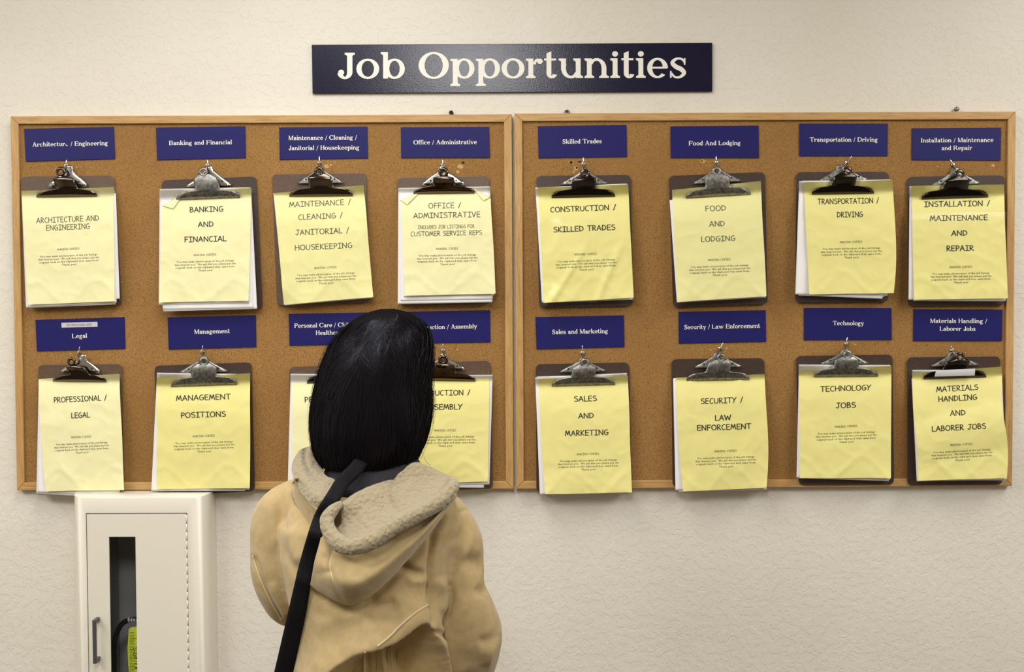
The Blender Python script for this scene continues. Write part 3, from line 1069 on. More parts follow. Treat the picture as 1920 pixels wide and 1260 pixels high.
BODY = [('You may make photocopies of the job listings', 330, 37), ('that interest you.  We ask that you please put the', 352, 54),
        ('originals back on the clipboard they came from.', 345, 71), ('Thank you!', 82, 89)]
hookL, hookR = [], []


def rounded_quad(q, r, n=5):
    """pixel outline of quad q with corners rounded by r px"""
    out = []
    for k in range(4):
        p, a, b = Vector(q[k]), Vector(q[k - 1]), Vector(q[(k + 1) % 4])
        ea, eb = (a - p).normalized() * r, (b - p).normalized() * r
        p0, p1 = p + ea, p + eb
        for i in range(n + 1):
            t = i / n
            out.append(tuple(p0 * (1 - t) ** 2 + p * 2 * t * (1 - t) + p1 * t * t))
    return out


for idx, R in enumerate(D):
    o, low = R['o'], R['o'][1] > 400
    key = R['key']
    left = R['o'] in (T1, T2, B1, B2)
    rs = random.Random(100 + idx)
    # ---- name plate
    q = cp(o, R['plate'])
    pl = plate('name_plate', q, .0152, .0180, 'blue', 'blue plate reading %s in white serif letters' % R['name'], 'name plate', 'blue name plates on the cork boards', .0006)
    sl = math.atan2(q[1][1] - q[0][1], q[1][0] - q[0][0])
    for t, c, wd in R['pl']:
        mb = MB()
        half = (11,) if t.startswith('Architecture') else ()
        place_text(mb, lay_serif(t, BOOK, .06, half), cp(o, [c])[0], wd * K, 25 * K, sl, lambda x, y: at(x, y, .0184))
        mb.build('lettering', 'letter', pl, fix=False)
    if R.get('tape'):
        tq = cp(o, [(354, 108), (561, 103), (562, 131), (355, 136)])
        fr = [at(x, y, .0187) for x, y in tq]
        mb = MB()
        mb.prism(fr, [Vector((p.x, -.0181, p.z)) for p in fr])
        tp = mb.build('label_strip', 'tape', pl)
        tp['label'] = 'small white stick-on strip reading PROFESSIONAL AND'
        mb = MB()
        place_text(mb, lay_plain('PROFESSIONAL AND'), cp(o, [(457, 120)])[0], 146 * K, 12 * K, sl, lambda x, y: at(x, y, .0190))
        mb.build('lettering', 'gray_ink', tp, fix=False)

    # ---- clipboard
    bq = cp(o, R['board'])

    def dback(px, py, bq=bq, low=low):
        u, v = inv_bil(bq, px, py)
        return (.0172 if not low else .0178) + (.0048 if not low else .0066) * max(-.1, min(1.15, v))

    BT = .0032

    def dface(px, py, dback=dback):
        return dback(px, py) + BT

    jl, jr = cp(o, R['jaw'])
    jc = ((jl[0] + jr[0]) / 2, (jl[1] + jr[1]) / 2)
    hp = at(*cp(o, [R['hook'][1]])[0], .02)
    cb = empty('clipboard', (hp.x, hp.y, hp.z), 'brown clipboard holding the yellow %s page' % key, 'clipboard', 'clipboards hung on the cork boards')
    ol = rounded_quad(bq, 10.5)
    mb = MB()
    mb.prism([at(x, y, dface(x, y)) for x, y in ol], [at(x, y, dback(x, y)) for x, y in ol])
    ob = mb.build('backing_board', R['bcol'], cb)
    bevel(ob, .0007, 2)

    # ---- depth of the sheaf of sheets
    nw = len(R['white'])
    xdir = Vector((jr[0] - jl[0], jr[1] - jl[1])).normalized()
    ydir = Vector((-xdir.y, xdir.x))                     # down the page

    def along(px, py, jc=jc, ydir=ydir):
        return (px - jc[0]) * ydir.x + (py - jc[1]) * ydir.y

    puff = rs.uniform(.011, .017) + (.003 if R.get('sleeve') else 0)

    def sheaf(px, py, along=along, dface=dface, puff=puff, nw=nw, jc=jc):
        s_ = along(px, py)
        d = dface(px, py) + .0022 + nw * .0008
        ax = abs(px - jc[0]) / 85
        if s_ < 0:
            d += -s_ * (.00016 + .0014 * max(0, min(1, (ax - .25) / .4)))          # lifted above the jaw
        else:
            d += puff * (1 - math.exp(-s_ / 34)) + .000012 * s_
        return d

    # ---- white sheets behind the cover
    for wi, wq in enumerate(R['white']):
        wp = cp(o, wq)
        mb = MB()
        off = (wi + 1) * .0011 + .0012
        rows = []
        for j in range(61):
            row = []
            for i in range(25):
                u, v = i / 24, j / 60
                x, y = bil(wp, u, v)
                row.append(at(x, y, sheaf(x, y) - off))
            rows.append(row)
        mb.grid(rows)
        ow = mb.build('white_sheet', 'white', smooth=True, loc=at(*bil(wp, .5, 0), .02), fix=False)
        tag(ow, 'white sheet clipped behind the yellow %s page' % key, 'paper sheet', 'white sheets behind the %s page' % key)
        mod(ow, 'SOLIDIFY', thickness=.0004, offset=-1)

    # ---- the yellow cover page
    pq = cp(o, R['page'])
    ph = along(*bil(pq, .5, 1))
    sd = rs.uniform(0, 50)
    bul, lean = R.get('bulge', 0) * K, R.get('lean', 0) * K

    def page_px(u, v, pq=pq, bul=bul, lean=lean, sd=sd, wave=R.get('wave', 0)):
        x, y = bil(pq, u, v)
        x += bul * math.sin(math.pi * min(1, max(0, v)) ** 1.5) * u - lean * math.sin(math.pi * v) * (1 - u)
        x += .9 * noise.noise((u * .6 + sd, v * 3.0, 3.3))
        y += .8 * noise.noise((u * 2.5 + sd, v * .6, 9.3))
        if wave:
            x += 3.2 * math.sin(v * 7.5 + 2.4) * (.3 + .7 * u) * min(1, v * 4)
        return x, y

    crz = R.get('crease', 0)
    curls = R.get('curl', '')

    def page_d(x, y, u, v, sheaf=sheaf, sd=sd, along=along, crz=crz, curls=curls, wave=R.get('wave', 0)):
        s_ = along(x, y)
        d = sheaf(x, y) + .0012
        k = min(1, max(0, s_ / 45)) if s_ > 0 else .25
        n1 = noise.noise((x * .011 + sd, y * .016, 1.7))
        n2 = noise.noise((x * .027 + sd, y * .022 + n1, 4.1))
        n3 = 1 - abs(noise.noise((x * .034 + y * .012 + sd, y * .030 - x * .01, 8.2))) * 2
        d += k * (.0022 * (n1 + .6) + .0013 * (n2 + .5) + .0010 * max(0, n3) ** 3)
        # loose lower corners lift and crumple
        for cu in (0, 1):
            rr = math.hypot((u - cu) * 1.0, (v - 1) * 1.25)
            d += .006 * max(0, 1 - rr / .33) ** 2 * (1 if (cu + int(sd)) % 2 else .5)
        d += k * .0012 * max(0, 1 - abs((v - .90) - .10 * math.sin(u * 9 + sd)) / .05)
        if crz == 1:
            for (a, b, cc, wd) in ((1.0, .62, 1.22, .06), (1.0, .9, .98, .05)):
                t = (a * u + b * v - cc)
                d += .0045 * max(0, 1 - abs(t) / wd) * min(1, max(0, (v - .45) * 4))
        if crz == 2:
            for cu in (.16, .72):
                d += .004 * math.exp(-((u - cu) / .05) ** 2) * max(0, 1 - v / .3)
        if wave:
            d += .006 * max(0, math.sin(v * 7.5 + 3.0 + u)) * min(1, v * 4)
        if 'B' in curls:
            rr = math.hypot(u * 1.0, (v - 1) * 1.2)
            d -= .010 * max(0, 1 - rr / .25) ** 2
        return d

    folds = []
    if R.get('fold') == 'TL':
        folds = [((.02, .115), (.185, .035))]
    if R.get('fold') == 'TR':
        folds = [((.985, .085), (.80, .0))]
    if R.get('fold2') == 'TL':
        folds.append(((.0, .10), (.22, .015)))
    # jaw bites the sheet; the strip above it may be turned down at a corner
    NU, NV = 44, 56

    def page_pt(u, v, lift=0.0, page_px=page_px, page_d=page_d, folds=folds):
        x, y = page_px(u, v)
        dd = 0
        for (a, b) in folds:
            A, Bp = Vector(page_px(*a)), Vector(page_px(*b))
            e = (Bp - A).normalized()
            nn = Vector((-e.y, e.x))
            ctr = Vector(page_px(.5, .5))
            if nn.dot(ctr - A) < 0:
                nn = -nn
            s_ = nn.dot(Vector((x, y)) - A)
            if s_ < 0:
                p = Vector((x, y)) - nn * 1.75 * s_
                x, y = p
                dd = .0022 + .0016 * min(1, -s_ / 12)
        return at(x, y, page_d(x, y, u, v) + dd + lift)

    mb = MB()
    mb.grid([[page_pt(i / NU, j / NV) for i in range(NU + 1)] for j in range(NV + 1)])
    pgo = mb.build('cover_page', R['paper'], smooth=True, loc=at(*bil(pq, .5, 0), .024), fix=False)
    tag(pgo, 'yellow cover page headed %s in black capitals' % key, 'paper sheet', 'yellow cover pages on the clipboards')

    def on_page(x, y, pq=pq, page_px=page_px, page_d=page_d):
        u, v = inv_bil(pq, x, y)
        # undo the sideways drift of the sheet
        for _ in range(3):
            gx, gy = page_px(u, v)
            u2, v2 = inv_bil(pq, x + (bil(pq, u, v)[0] - gx), y + (bil(pq, u, v)[1] - gy))
            u, v = u2, v2
        return at(x, y, page_d(x, y, u, v) + .00045)

    psl = R.get('slope', math.atan2(bil(pq, 1, .4)[1] - bil(pq, 0, .4)[1], bil(pq, 1, .4)[0] - bil(pq, 0, .4)[0]))
    for t in R['text']:
        mb = MB()
        cap = (t[3] if len(t) > 3 else 29) * K
        place_text(mb, lay_pen(t[0], .150 if R['ink'] == 'ink' else .125), cp(o, [t[1]])[0], t[2] * K, cap, psl, on_page)
        mb.build('printed_heading', R['ink'], pgo, fix=False)
    mb = MB()
    bw = R.get('bw', 1.0)
    mc = cp(o, [R['mc']])[0]
    place_text(mb, lay_pen('MAKING COPIES', .12), mc, 128 * K * bw, 11 * K, psl, on_page)
    mb.build('printed_subtitle', 'gray_ink', pgo, fix=False)
    mb = MB()
    for t, wd, dy in BODY:
        place_text(mb, lay_plain(t), (mc[0] - math.sin(psl) * dy * K, mc[1] + dy * K), wd * K * bw, 10.5 * K, psl, on_page)
    mb.build('printed_notice', 'gray_ink', pgo, fix=False)

    # ---- clear sleeve round some pages
    if R.get('sleeve'):
        mb = MB()
        rows = []
        for j in range(31):
            row = []
            for i in range(23):
                u, v = -.018 + 1.03 * i / 22, .24 + (1.018 - .24) * j / 30
                x, y = page_px(u, v)
                y += 2.5 * math.sin(math.pi * u) * max(0, v - .9) * 10 * .5
                row.append(at(x, y, page_d(x, y, min(1, max(0, u)), v) + .0011 + .0007 * abs(noise.noise((u * 3 + sd, v * 4, 2)))))
            rows.append(row)
        mb.grid(rows)
        so = mb.build('plastic_sleeve', 'clear', pgo, smooth=True, fix=False)
        so['label'] = 'clear plastic sleeve'

    # ---- the clip
    scale = math.hypot(jr[0] - jl[0], jr[1] - jl[1]) / 360.0
    ey = cp(o, [R['eye']])[0]
    e_x = ((ey[0] - jc[0]) * xdir.x + (ey[1] - jc[1]) * xdir.y) / scale
    e_y = -((ey[0] - jc[0]) * ydir.x + (ey[1] - jc[1]) * ydir.y) / scale
    djaw = sheaf(*jc) + .0018

    def cpt(x, y, d, jc=jc, xdir=xdir, ydir=ydir, scale=scale):
        return at(jc[0] + (x * xdir.x - y * ydir.x) * scale, jc[1] + (x * xdir.y - y * ydir.y) * scale, d)

    clip = MB()
    sqr = R['style'] == 'square'
    if sqr:
        y0_, ref = 38.0, 105.0
        prof = [(-13, 178, .0040), (0, 177, .0085), (6, 172, .0098), (14, 160, .0112), (22, 138, .0126), (29, 110, .0138), (33, 84, .0146), (37, 66, .0152),
                (44, 63, .0168), (62, 62, .0176), (74, 62, .0178), (79, 58, .0174), (82, 42, .0168), (84, 26, .0164)]
    else:
        y0_, ref = 40.0, 120.0
        prof = [(-13, 184, .0040), (0, 183, .0085), (7, 177, .0098), (16, 169, .0112), (24, 157, .0124), (29, 138, .0134), (33, 108, .0144), (36, 80, .0150), (42, 72, .0156),
                (60, 70, .0176), (84, 69, .0182), (93, 66, .0178), (100, 54, .0172), (107, 42, .0166), (114, 33, .0160)]
    fy = (e_y - y0_) / (ref - y0_)
    yy = lambda y: y if y < y0_ else y0_ + (y - y0_) * fy
    xx = lambda y: e_x * max(0, min(1, (y - y0_) / (ref - y0_)))
    rows = []
    for y, hw, dd in prof:
        cx = xx(y)
        rows.append([cpt(cx + hw * t, yy(y), djaw + dd + (.0020 * (1 - t * t) if y > 0 else 0)) for t in [k / 6 - 1 for k in range(13)]])
    clip.grid(rows)
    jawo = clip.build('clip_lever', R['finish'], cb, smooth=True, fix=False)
    mod(jawo, 'SOLIDIFY', thickness=.0011, offset=-1)
    det = MB()
    dr = djaw + .0175
    # the eye: a rolled ring round a hole
    nr = 20
    ring = []
    for k in range(nr):
        a = k * 6.2832 / nr
        ring.append([cpt(e_x + r * math.cos(a), e_y + r * math.sin(a), dr + z_) for r, z_ in ((11, -.002), (11, .0004), (15, .0016), (23, .0014), (29, -.0004), (29, -.003))])
    ring.append(ring[0])
    det.grid(ring)
    if sqr:
        det.tube([cpt(xx(y) + sg_ * 58, yy(y), djaw + .0190) for sg_, y in ((-1, 46), (-1, 60), (-1, 74), (-.6, 79), (-.3, 81), (.3, 81), (.6, 79), (1, 74), (1, 60), (1, 46))], .0010, 6)
    deto = det.build('clip_eye', R['finish'] if R['finish'] == 'steel' else 'dim_refl_chrome', cb, smooth=True)
    # spring base plate behind the lever
    wl, wr = cp(o, R['wing'])
    pk = cp(o, [R['peak']])[0]
    loc_ = lambda p: (((p[0] - jc[0]) * xdir.x + (p[1] - jc[1]) * xdir.y) / scale, -((p[0] - jc[0]) * ydir.x + (p[1] - jc[1]) * ydir.y) / scale)
    wlx, wly = loc_(wl)
    wrx, wry = loc_(wr)
    pkx, pky = loc_(pk)
    wc, wh, wy = (wlx + wrx) / 2, (wrx - wlx) / 2, (wly + wry) / 2
    dbp = dface(*jc) + .0030
    pr2 = [(0, .97), (.05, 1.0), (.14, .95), (.28, .79), (.42, .64), (.56, .49), (.70, .34), (.84, .20), (1.04, .15), (1.14, .10)] if not sqr else \
          [(0, 1.0), (.18, 1.0), (.26, .92), (.42, .74), (.60, .52), (.72, .34), (.86, .20), (1.0, .17), (1.12, .15), (1.2, .10)]
    rows = []
    for t, hw in pr2:
        y = wy - 2 + (pky - wy) * t
        cx = wc + (pkx - wc) * t
        rows.append([cpt(cx + hw * wh * k, y, dbp + .0062 - .0012 * k * k - .0006 * t) for k in [i / 5 - 1 for i in range(11)]])
    bp = MB()
    bp.grid(rows)
    bpo = bp.build('clip_base', R['wmat'], cb, smooth=True, fix=False)
    mod(bpo, 'SOLIDIFY', thickness=.0010, offset=-1)
    for sg in (-1, 1):
        for fx, fy_, rad, big in ((.74, .14, .0015, 0), (.60, .26, .0021, 1)):
            c = cpt(wc + sg * wh * fx, wy + (pky - wy) * fy_, dbp + .0062)
            rv = MB()
            rv.tube([c + Vector((0, .004, 0)), c, c + Vector((0, -.0006 if big else -.0010, 0))], [rad, rad, rad * .5], 10)
            rv.build('spring_slot' if big else 'rivet', 'rivet_hole' if big else 'chrome', bpo, smooth=True)
    if R.get('jawtape'):
        tq = cp(o, [(1000, 382), (1225, 372), (1222, 412), (990, 418)])
        mb = MB()
        rows = []
        for v in (0, .33, .66, 1):
            rows.append([at(*bil(tq, u, v), djaw + .0155 + .0035 * math.sin(math.pi * (.15 + .55 * (1 - v))) + .001) for u in (0, .25, .5, .75, 1)])
        mb.grid(rows)
        to = mb.build('gray_tape', 'tape', cb, smooth=True, fix=False)
        to['label'] = 'pale gray tape stuck across the clip jaw'

    # ---- cup hook
    ht, hb = cp(o, R['hook'])
    (hookL if left else hookR).append(ht)
    dpk = dbp + .012
    mx_ = lambda t: (hb[0] + (ht[0] - hb[0]) * t, hb[1] + (ht[1] - hb[1]) * t)
    pth = crom([tuple(at(*mx_(.45), .0155)), tuple(at(*mx_(.30), .024)), tuple(at(*mx_(.05), dpk)), tuple(at(*mx_(.12), dpk + .008)),
                tuple(at(*mx_(.45), dpk + .0125)), tuple(at(*mx_(1.0), dpk + .0115))], 22)
    mb = MB()
    mb.tube([Vector(p) for p in pth], [.0016] * 20 + [.0015, .0012], 8)
    fl = at(*mx_(.45), .0155)
    mb.tube([fl, fl + Vector((0, -.002, 0)), fl + Vector((0, -.003, 0))], [.0055, .0055, .003], 12)
    ho = mb.build('cup_hook', 'chrome', smooth=True, loc=fl)
    tag(ho, 'shiny cup hook from which the %s clipboard hangs' % key, 'hook', 'cup hooks in the cork')

cork_marks(boardL, hook_marks(hookL, [(863, 312, 6, 1), (858, 322, 4, 1), (868, 305, 3, 0), (612, 312, 5, 1), (620, 309, 3, 1)]))
cork_marks(boardR, hook_marks(hookR, [(1071, 304, 4.5, 1), (1087, 304, 4.5, 1), (1080, 316, 5, 1), (1076, 322, 3, 1), (1071, 304, 3.4, 0), (1087, 303, 3.2, 0),
                                      (1081, 315, 2.6, 0), (1318, 303, 5, 1), (1316, 302, 2, 0), (1345, 308, 4, 1), (1790, 318, 4, 1), (1862, 310, 4, 1)]))
# ------------------------------------------------------------ fire extinguisher cabinet
P_ = .084
tl, tr_, br, bl_ = at(130, 929, P_), at(386, 927, P_), at(391.5, 1262, P_), at(142, 1262, P_)
zt, zb = tl.z, .42
xl = tl.x + .004
xr = tr_.x + .002
ctr = Vector(((xl + xr) / 2, -.0005, zb))
cab = empty('extinguisher_cabinet', ctr, 'almond white metal fire extinguisher cabinet on the wall below the left cork board', 'cabinet')
dq = [at(162, 965, P_), at(348.5, 961, P_)]
dx0, dx1, dz1, dz0 = dq[0].x + .001, dq[1].x + .001, dq[0].z + .001, zb + .07
mb = MB()
R_ = .026
loops = []
for k in range(6):                                        # rolled outer edge
    a = k / 5 * math.pi / 2
    ins, dd = R_ * (1 - math.cos(a)), P_ - R_ + R_ * math.sin(a)
    loops.append((ins, dd))
loops = [(0, .0005)] + loops


def rect(ins, d):
    return [(xl + ins, -d, zb + ins), (xr - ins, -d, zb + ins), (xr - ins, -d, zt - ins * .3), (xl + ins, -d, zt - ins * .3)]


rings = [rect(*l) for l in loops]
g = .0022
op = [(dx0 - g, dz0 - g), (dx1 + g, dz0 - g), (dx1 + g, dz1 + g), (dx0 - g, dz1 + g)]
rings.append([(x, -P_, z) for x, z in op])
rings.append([(x, -P_ + .022, z) for x, z in op])
rings.append([(x + sx * .012, -P_ + .022, z + sz * .012) for (x, z), (sx, sz) in zip(op, ((1, 1), (-1, 1), (-1, -1), (1, -1)))])
mb.grid(rings, close=True)
body = mb.build('cabinet_body', 'enamel', cab, smooth=False)
bm = bmesh.new()
bm.from_mesh(body.data)
for f in bm.faces:
    f.smooth = True
for e in bm.edges:
    e.smooth = not (len(e.link_faces) == 2 and e.calc_face_angle(0) > .6)
bm.to_mesh(body.data)
bm.free()
# inside tub, through the wall
ix0, ix1, iz0, iz1 = dx0 + .010, dx1 - .010, dz0 + .010, dz1 - .010
mb = MB()
f_, b_ = -P_ + .0222, .105
mb.add([(ix0, f_, iz0), (ix1, f_, iz0), (ix1, f_, iz1), (ix0, f_, iz1), (ix0, b_, iz0), (ix1, b_, iz0), (ix1, b_, iz1), (ix0, b_, iz1)],
       [(4, 5, 6, 7), (0, 1, 5, 4), (1, 2, 6, 5), (2, 3, 7, 6), (3, 0, 4, 7)])
mb.build('inner_tub', 'cabinet_inside', cab, fix=False)
# door with its tall window
w0, w1 = at(204, 1006.5, P_), at(253.5, 1006, P_)
wx0, wx1, wz1, wz0 = w0.x + .0005, w1.x + .0005, w0.z, dz0 + .10
mb = MB()
dF, dB = -P_ - .0008, -P_ + .0022
o4 = [(dx0, dz0), (dx1, dz0), (dx1, dz1), (dx0, dz1)]
i4 = [(wx0, wz0), (wx1, wz0), (wx1, wz1), (wx0, wz1)]
mb.grid([[(x, dB, z) for x, z in i4], [(x, dF, z) for x, z in i4], [(x, dF, z) for x, z in o4], [(x, dB, z) for x, z in o4], [(x, dB, z) for x, z in i4]], close=True)
door = mb.build('door', 'enamel', cab)
bevel(door, .0006, 2)
mb = MB()
mb.box(wx0 - .004, wx1 + .004, -P_ + .0026, -P_ + .0050, wz0 - .004, wz1 + .004)
mb.build('window_pane', 'clear', door)
# hinge barrel
mb = MB()
for k in range(34):
    za, zb_ = dz1 - .003 - k * .0205, dz1 - .003 - k * .0205 - .0203
    if zb_ < dz0:
        break
    mb.tube([(dx1 + .0004, -P_ - .0006, za), (dx1 + .0004, -P_ - .0006, zb_)], .0015, 8)
mb.build('hinge', 'enamel', door, smooth=True)
# pull handle
ha, hb_ = at(175.5, 1162, P_ + .026), at(180, 1244, P_ + .026)
hx = (ha.x + hb_.x) / 2
mb = MB()
mb.box(hx - .0042, hx + .0042, -P_ - .030, -P_ - .023, hb_.z, ha.z)
for z in (ha.z - .005, hb_.z + .005):
    mb.box(hx - .0042, hx + .0042, -P_ - .024, -P_ - .0006, z - .005, z + .005)
ho = mb.build('handle', 'handle', door)
bevel(ho, .001, 2)
ho['label'] = 'dark gray pull handle'

# the extinguisher standing inside, mostly behind the door
ex = at(262, 1200, 0).x + .045
zb0 = iz0 + .001
ztop = at(230, 1195, -.02).z
ext = empty('fire_extinguisher', (ex, .0, zb0), 'fire extinguisher inside the white cabinet, black hose and yellow tag seen through its window', 'fire extinguisher')
mb = MB()
rad = .050
prof = [(0, 0), (rad * .8, 0), (rad, .008), (rad, ztop - zb0 - .05), (rad * .9, ztop - zb0 - .022), (rad * .55, ztop - zb0), (.018, ztop - zb0 + .012), (.016, ztop - zb0 + .03), (0, ztop - zb0 + .03)]
mb.grid([[(ex + r * math.cos(a * 6.2832 / 28), .035 + r * math.sin(a * 6.2832 / 28), zb0 + z) for a in range(28)] for r, z in prof], close=True)
mb.build('cylinder', 'red', ext, smooth=True)
mb = MB()
mb.box(ex - .02, ex + .02, .02, .05, ztop + .02, ztop + .045)
mb.box(ex - .012, ex + .075, .026, .044, ztop + .05, ztop + .058)
mb.box(ex - .012, ex + .06, .026, .044, ztop + .028, ztop + .036)
vo = mb.build('valve_head', 'handle', ext)
bevel(vo, .002, 2)
mb = MB()
hs = [(268, 1161), (257, 1161), (240, 1163), (227, 1172), (218, 1190), (213.5, 1215), (213, 1245), (214, 1290), (220, 1340)]
pts = [at(x, y, .012) for x, y in hs]
mb.tube([Vector(p) for p in crom([tuple(p) for p in pts], 40)], .0062, 12)
hose = mb.build('hose', 'rubber', ext, smooth=True)
mb = MB()
for k in range(5):
    x = 241 + k * 5.2
    a, b = at(x, 1162.3, .012), at(x + 3.4, 1161.6, .012)
    mb.tube([a, b], .0066, 12)
mb.build('coupling', 'tape', hose, smooth=True)
mb = MB()
tg = [(241.5, 1180), (245, 1176.5), (262, 1174), (272, 1175), (278, 1182), (284, 1290), (246, 1290), (240.5, 1250), (239, 1215)]
fr = [at(x, y, .0285) for x, y in tg]
mb.prism(fr, [p + Vector((0, .0006, 0)) for p in fr])
tgo = mb.build('inspection_tag', 'tag', ext)
mb = MB()
tf = lambda x, y: at(x, y, .0290)
rr = random.Random(5)
for k in range(26):
    y = 1191 + k * 2.9
    if 15 < k < 0:
        continue
    x = 243.5
    while x < 252:
        wv = rr.uniform(1.0, 2.6)
        mb.add([tf(x, y), tf(x + wv, y - .1), tf(x + wv, y + .9), tf(x, y + 1)], [(0, 1, 2, 3)])
        x += wv + .7
for x, y, wv, hv in ((243.5, 1186.2, 8, 1.0), (246, 1197, 12, .8), (253, 1233, 5, 2.2), (253, 1240, 5, .8), (253, 1244, 6, 1.8), (253, 1251, 5, 2.6), (258.5, 1183, 4, 4)):
    mb.add([tf(x, y), tf(x + wv, y - .2), tf(x + wv, y + hv), tf(x, y + hv)], [(0, 1, 2, 3)])
place_text(mb, lay_pen('15', .1), (254.5, 1219), 8, 9, -.25, tf)
place_text(mb, lay_pen('R', .1), (254, 1229), 7, 9, -.2, tf)
mb.build('printed_tag_text', 'ink', tgo, fix=False)
# ------------------------------------------------------------ the person reading the board
PD = .76                                              # body axis, metres out from the wall
SC = 1050.0                                           # pixels per metre there


def W(px, py, d=0.0):
    return at(px, py, PD + d)


def loft_rows(rows, n=40, power=2.4, caps=True):
    """rows: (py, xl, xr, half depth, depth shift) -> closed superellipse loft around the body axis"""
    mb = MB()
    rings = []
    for py, xl, xr, hd, sh in rows:
        c = W((xl + xr) / 2, py, sh)
        hw = (W(xr, py, sh) - W(xl, py, sh)).length / 2
        ring = []
        for k in range(n):
            a = k * 2 * math.pi / n
            ca, sa = math.cos(a), math.sin(a)
            ring.append(c + Vector((hw * math.copysign(abs(ca) ** (2 / power), ca), -hd * math.copysign(abs(sa) ** (2 / power), sa), 0)))
        rings.append(ring)
    mb.grid(rings, close=True)
    if caps:
        mb.f += [tuple(range(n)), tuple((len(rings) - 1) * n + i for i in range(n - 1, -1, -1))]
        mb.mi += [0, 0]
    return mb


def tube_px(pts, n=20, seg=40):
    """pts: (px, py, d shift, radius px)"""
    q = crom(pts, seg)
    mb = MB()
    P3 = [W(a, b, c) for a, b, c, r in q]
    mb.tube(P3, [r / SC for *_, r in q], n)
    # rounded ends
    for end in (0, -1):
        c, r = P3[end], q[end][3] / SC
        for i in range(1):
            bm = bmesh.new()
            bmesh.ops.create_uvsphere(bm, u_segments=16, v_segments=10, radius=r * .98)
            mb.add([v.co + c for v in bm.verts], [[v.index for v in f.verts] for f in bm.faces])
            bm.free()
    return mb


def remesh(parts, voxel, smooth_it=6):
    mb = MB()
    for p in parts:
        mb.add(p.v, p.f)
    me = bpy.data.meshes.new('tmp')
    me.from_pydata([tuple(v) for v in mb.v], [], mb.f)
    o = bpy.data.objects.new('tmp', me)
    COL.objects.link(o)
    fix_normals(o)
    mod(o, 'REMESH', mode='VOXEL', voxel_size=voxel)
    mod(o, 'SMOOTH', factor=.5, iterations=smooth_it)
    bpy.context.view_layer.update()
    out = bpy.data.meshes.new_from_object(o.evaluated_get(bpy.context.evaluated_depsgraph_get()))
    bpy.data.objects.remove(o)
    V = np.array([v.co[:] for v in out.vertices])
    Fc = [tuple(p.vertices) for p in out.polygons]
    N = np.array([v.normal[:] for v in out.vertices])
    bpy.data.meshes.remove(out)
    return V, Fc, N


def proj_np(V):
    q = V - np.array(CAM)
    z = q @ np.array(fwd)
    return 960 + F * (q @ np.array(RT)) / z, 630 - F * (q @ np.array(UP)) / z


def poly_dist(X, Y, pts, smooth=True):
    """distance in pixels to a polyline, sign of the side, and position 0..1 along it"""
    P = crom(pts, 4 * len(pts)) if smooth and len(pts) > 2 else np.array(pts, float)
    best = np.full(X.shape, 1e9)
    side = np.zeros(X.shape)
    pos = np.zeros(X.shape)
    n = len(P) - 1
    for i in range(n):
        a, b = P[i], P[i + 1]
        e = b - a
        L2 = e @ e + 1e-9
        t = np.clip(((X - a[0]) * e[0] + (Y - a[1]) * e[1]) / L2, 0, 1)
        dx, dy = X - a[0] - t * e[0], Y - a[1] - t * e[1]
        dd = np.hypot(dx, dy)
        mk = dd < best
        best[mk] = dd[mk]
        side[mk] = np.sign(e[0] * (Y - a[1]) - e[1] * (X - a[0]))[mk]
        pos[mk] = ((i + t) / n)[mk]
    return best, side, pos


def sculpt(V, N, strokes, it=1):
    """push the camera-side skin along its normal: ridges, grooves and overhanging steps"""
    X, Y = proj_np(V)
    view = V - np.array(CAM)
    view /= np.linalg.norm(view, axis=1)[:, None]
    face = np.clip(-(N * view).sum(1) * 2.5, 0, 1)
    disp = np.zeros(len(V))
    for st in strokes:
        dd, sd, ps = poly_dist(X, Y, st['p'])
        fade = np.clip(np.minimum(ps, 1 - ps) / st.get('f', .25), 0, 1) if st.get('f', .25) > 0 else 1
        fade = fade * fade * (3 - 2 * fade) if st.get('f', .25) > 0 else 1
        if st.get('f', .25) > 0:
            mn = st.get('m', 0)
            fade = mn + (1 - mn) * fade
        wd = st['w']
        if 'step' in st:                              # one side falls away
            t = np.clip(dd / wd, 0, 1)
            hi = st.get('reach', 60)
            fall = np.clip(1 - (dd - hi * .4) / (hi * .6), 0, 1)
            on = (sd * st['step'] > 0)
            disp += np.where(on, st['a'] * (t * t * (3 - 2 * t)) * fall, 0) * fade
            disp += np.where(~on, -st['a'] * .35 * np.exp(-(dd / (wd * 2.2)) ** 2), 0) * fade
        else:
            disp += st['a'] * np.exp(-(dd / wd) ** 2) * fade
    return V + N * (disp * face)[:, None]


person = empty('person', (W(700, 900).x, -PD, 0), 'person with black bob hair, back turned, in a tan hooded coat', 'person')

# ---- bare body: one continuous skin from head to feet
zf = lambda z: z
cx0 = W(697, 900).x
HC = W(700, 712, -.015)                               # centre of the skull


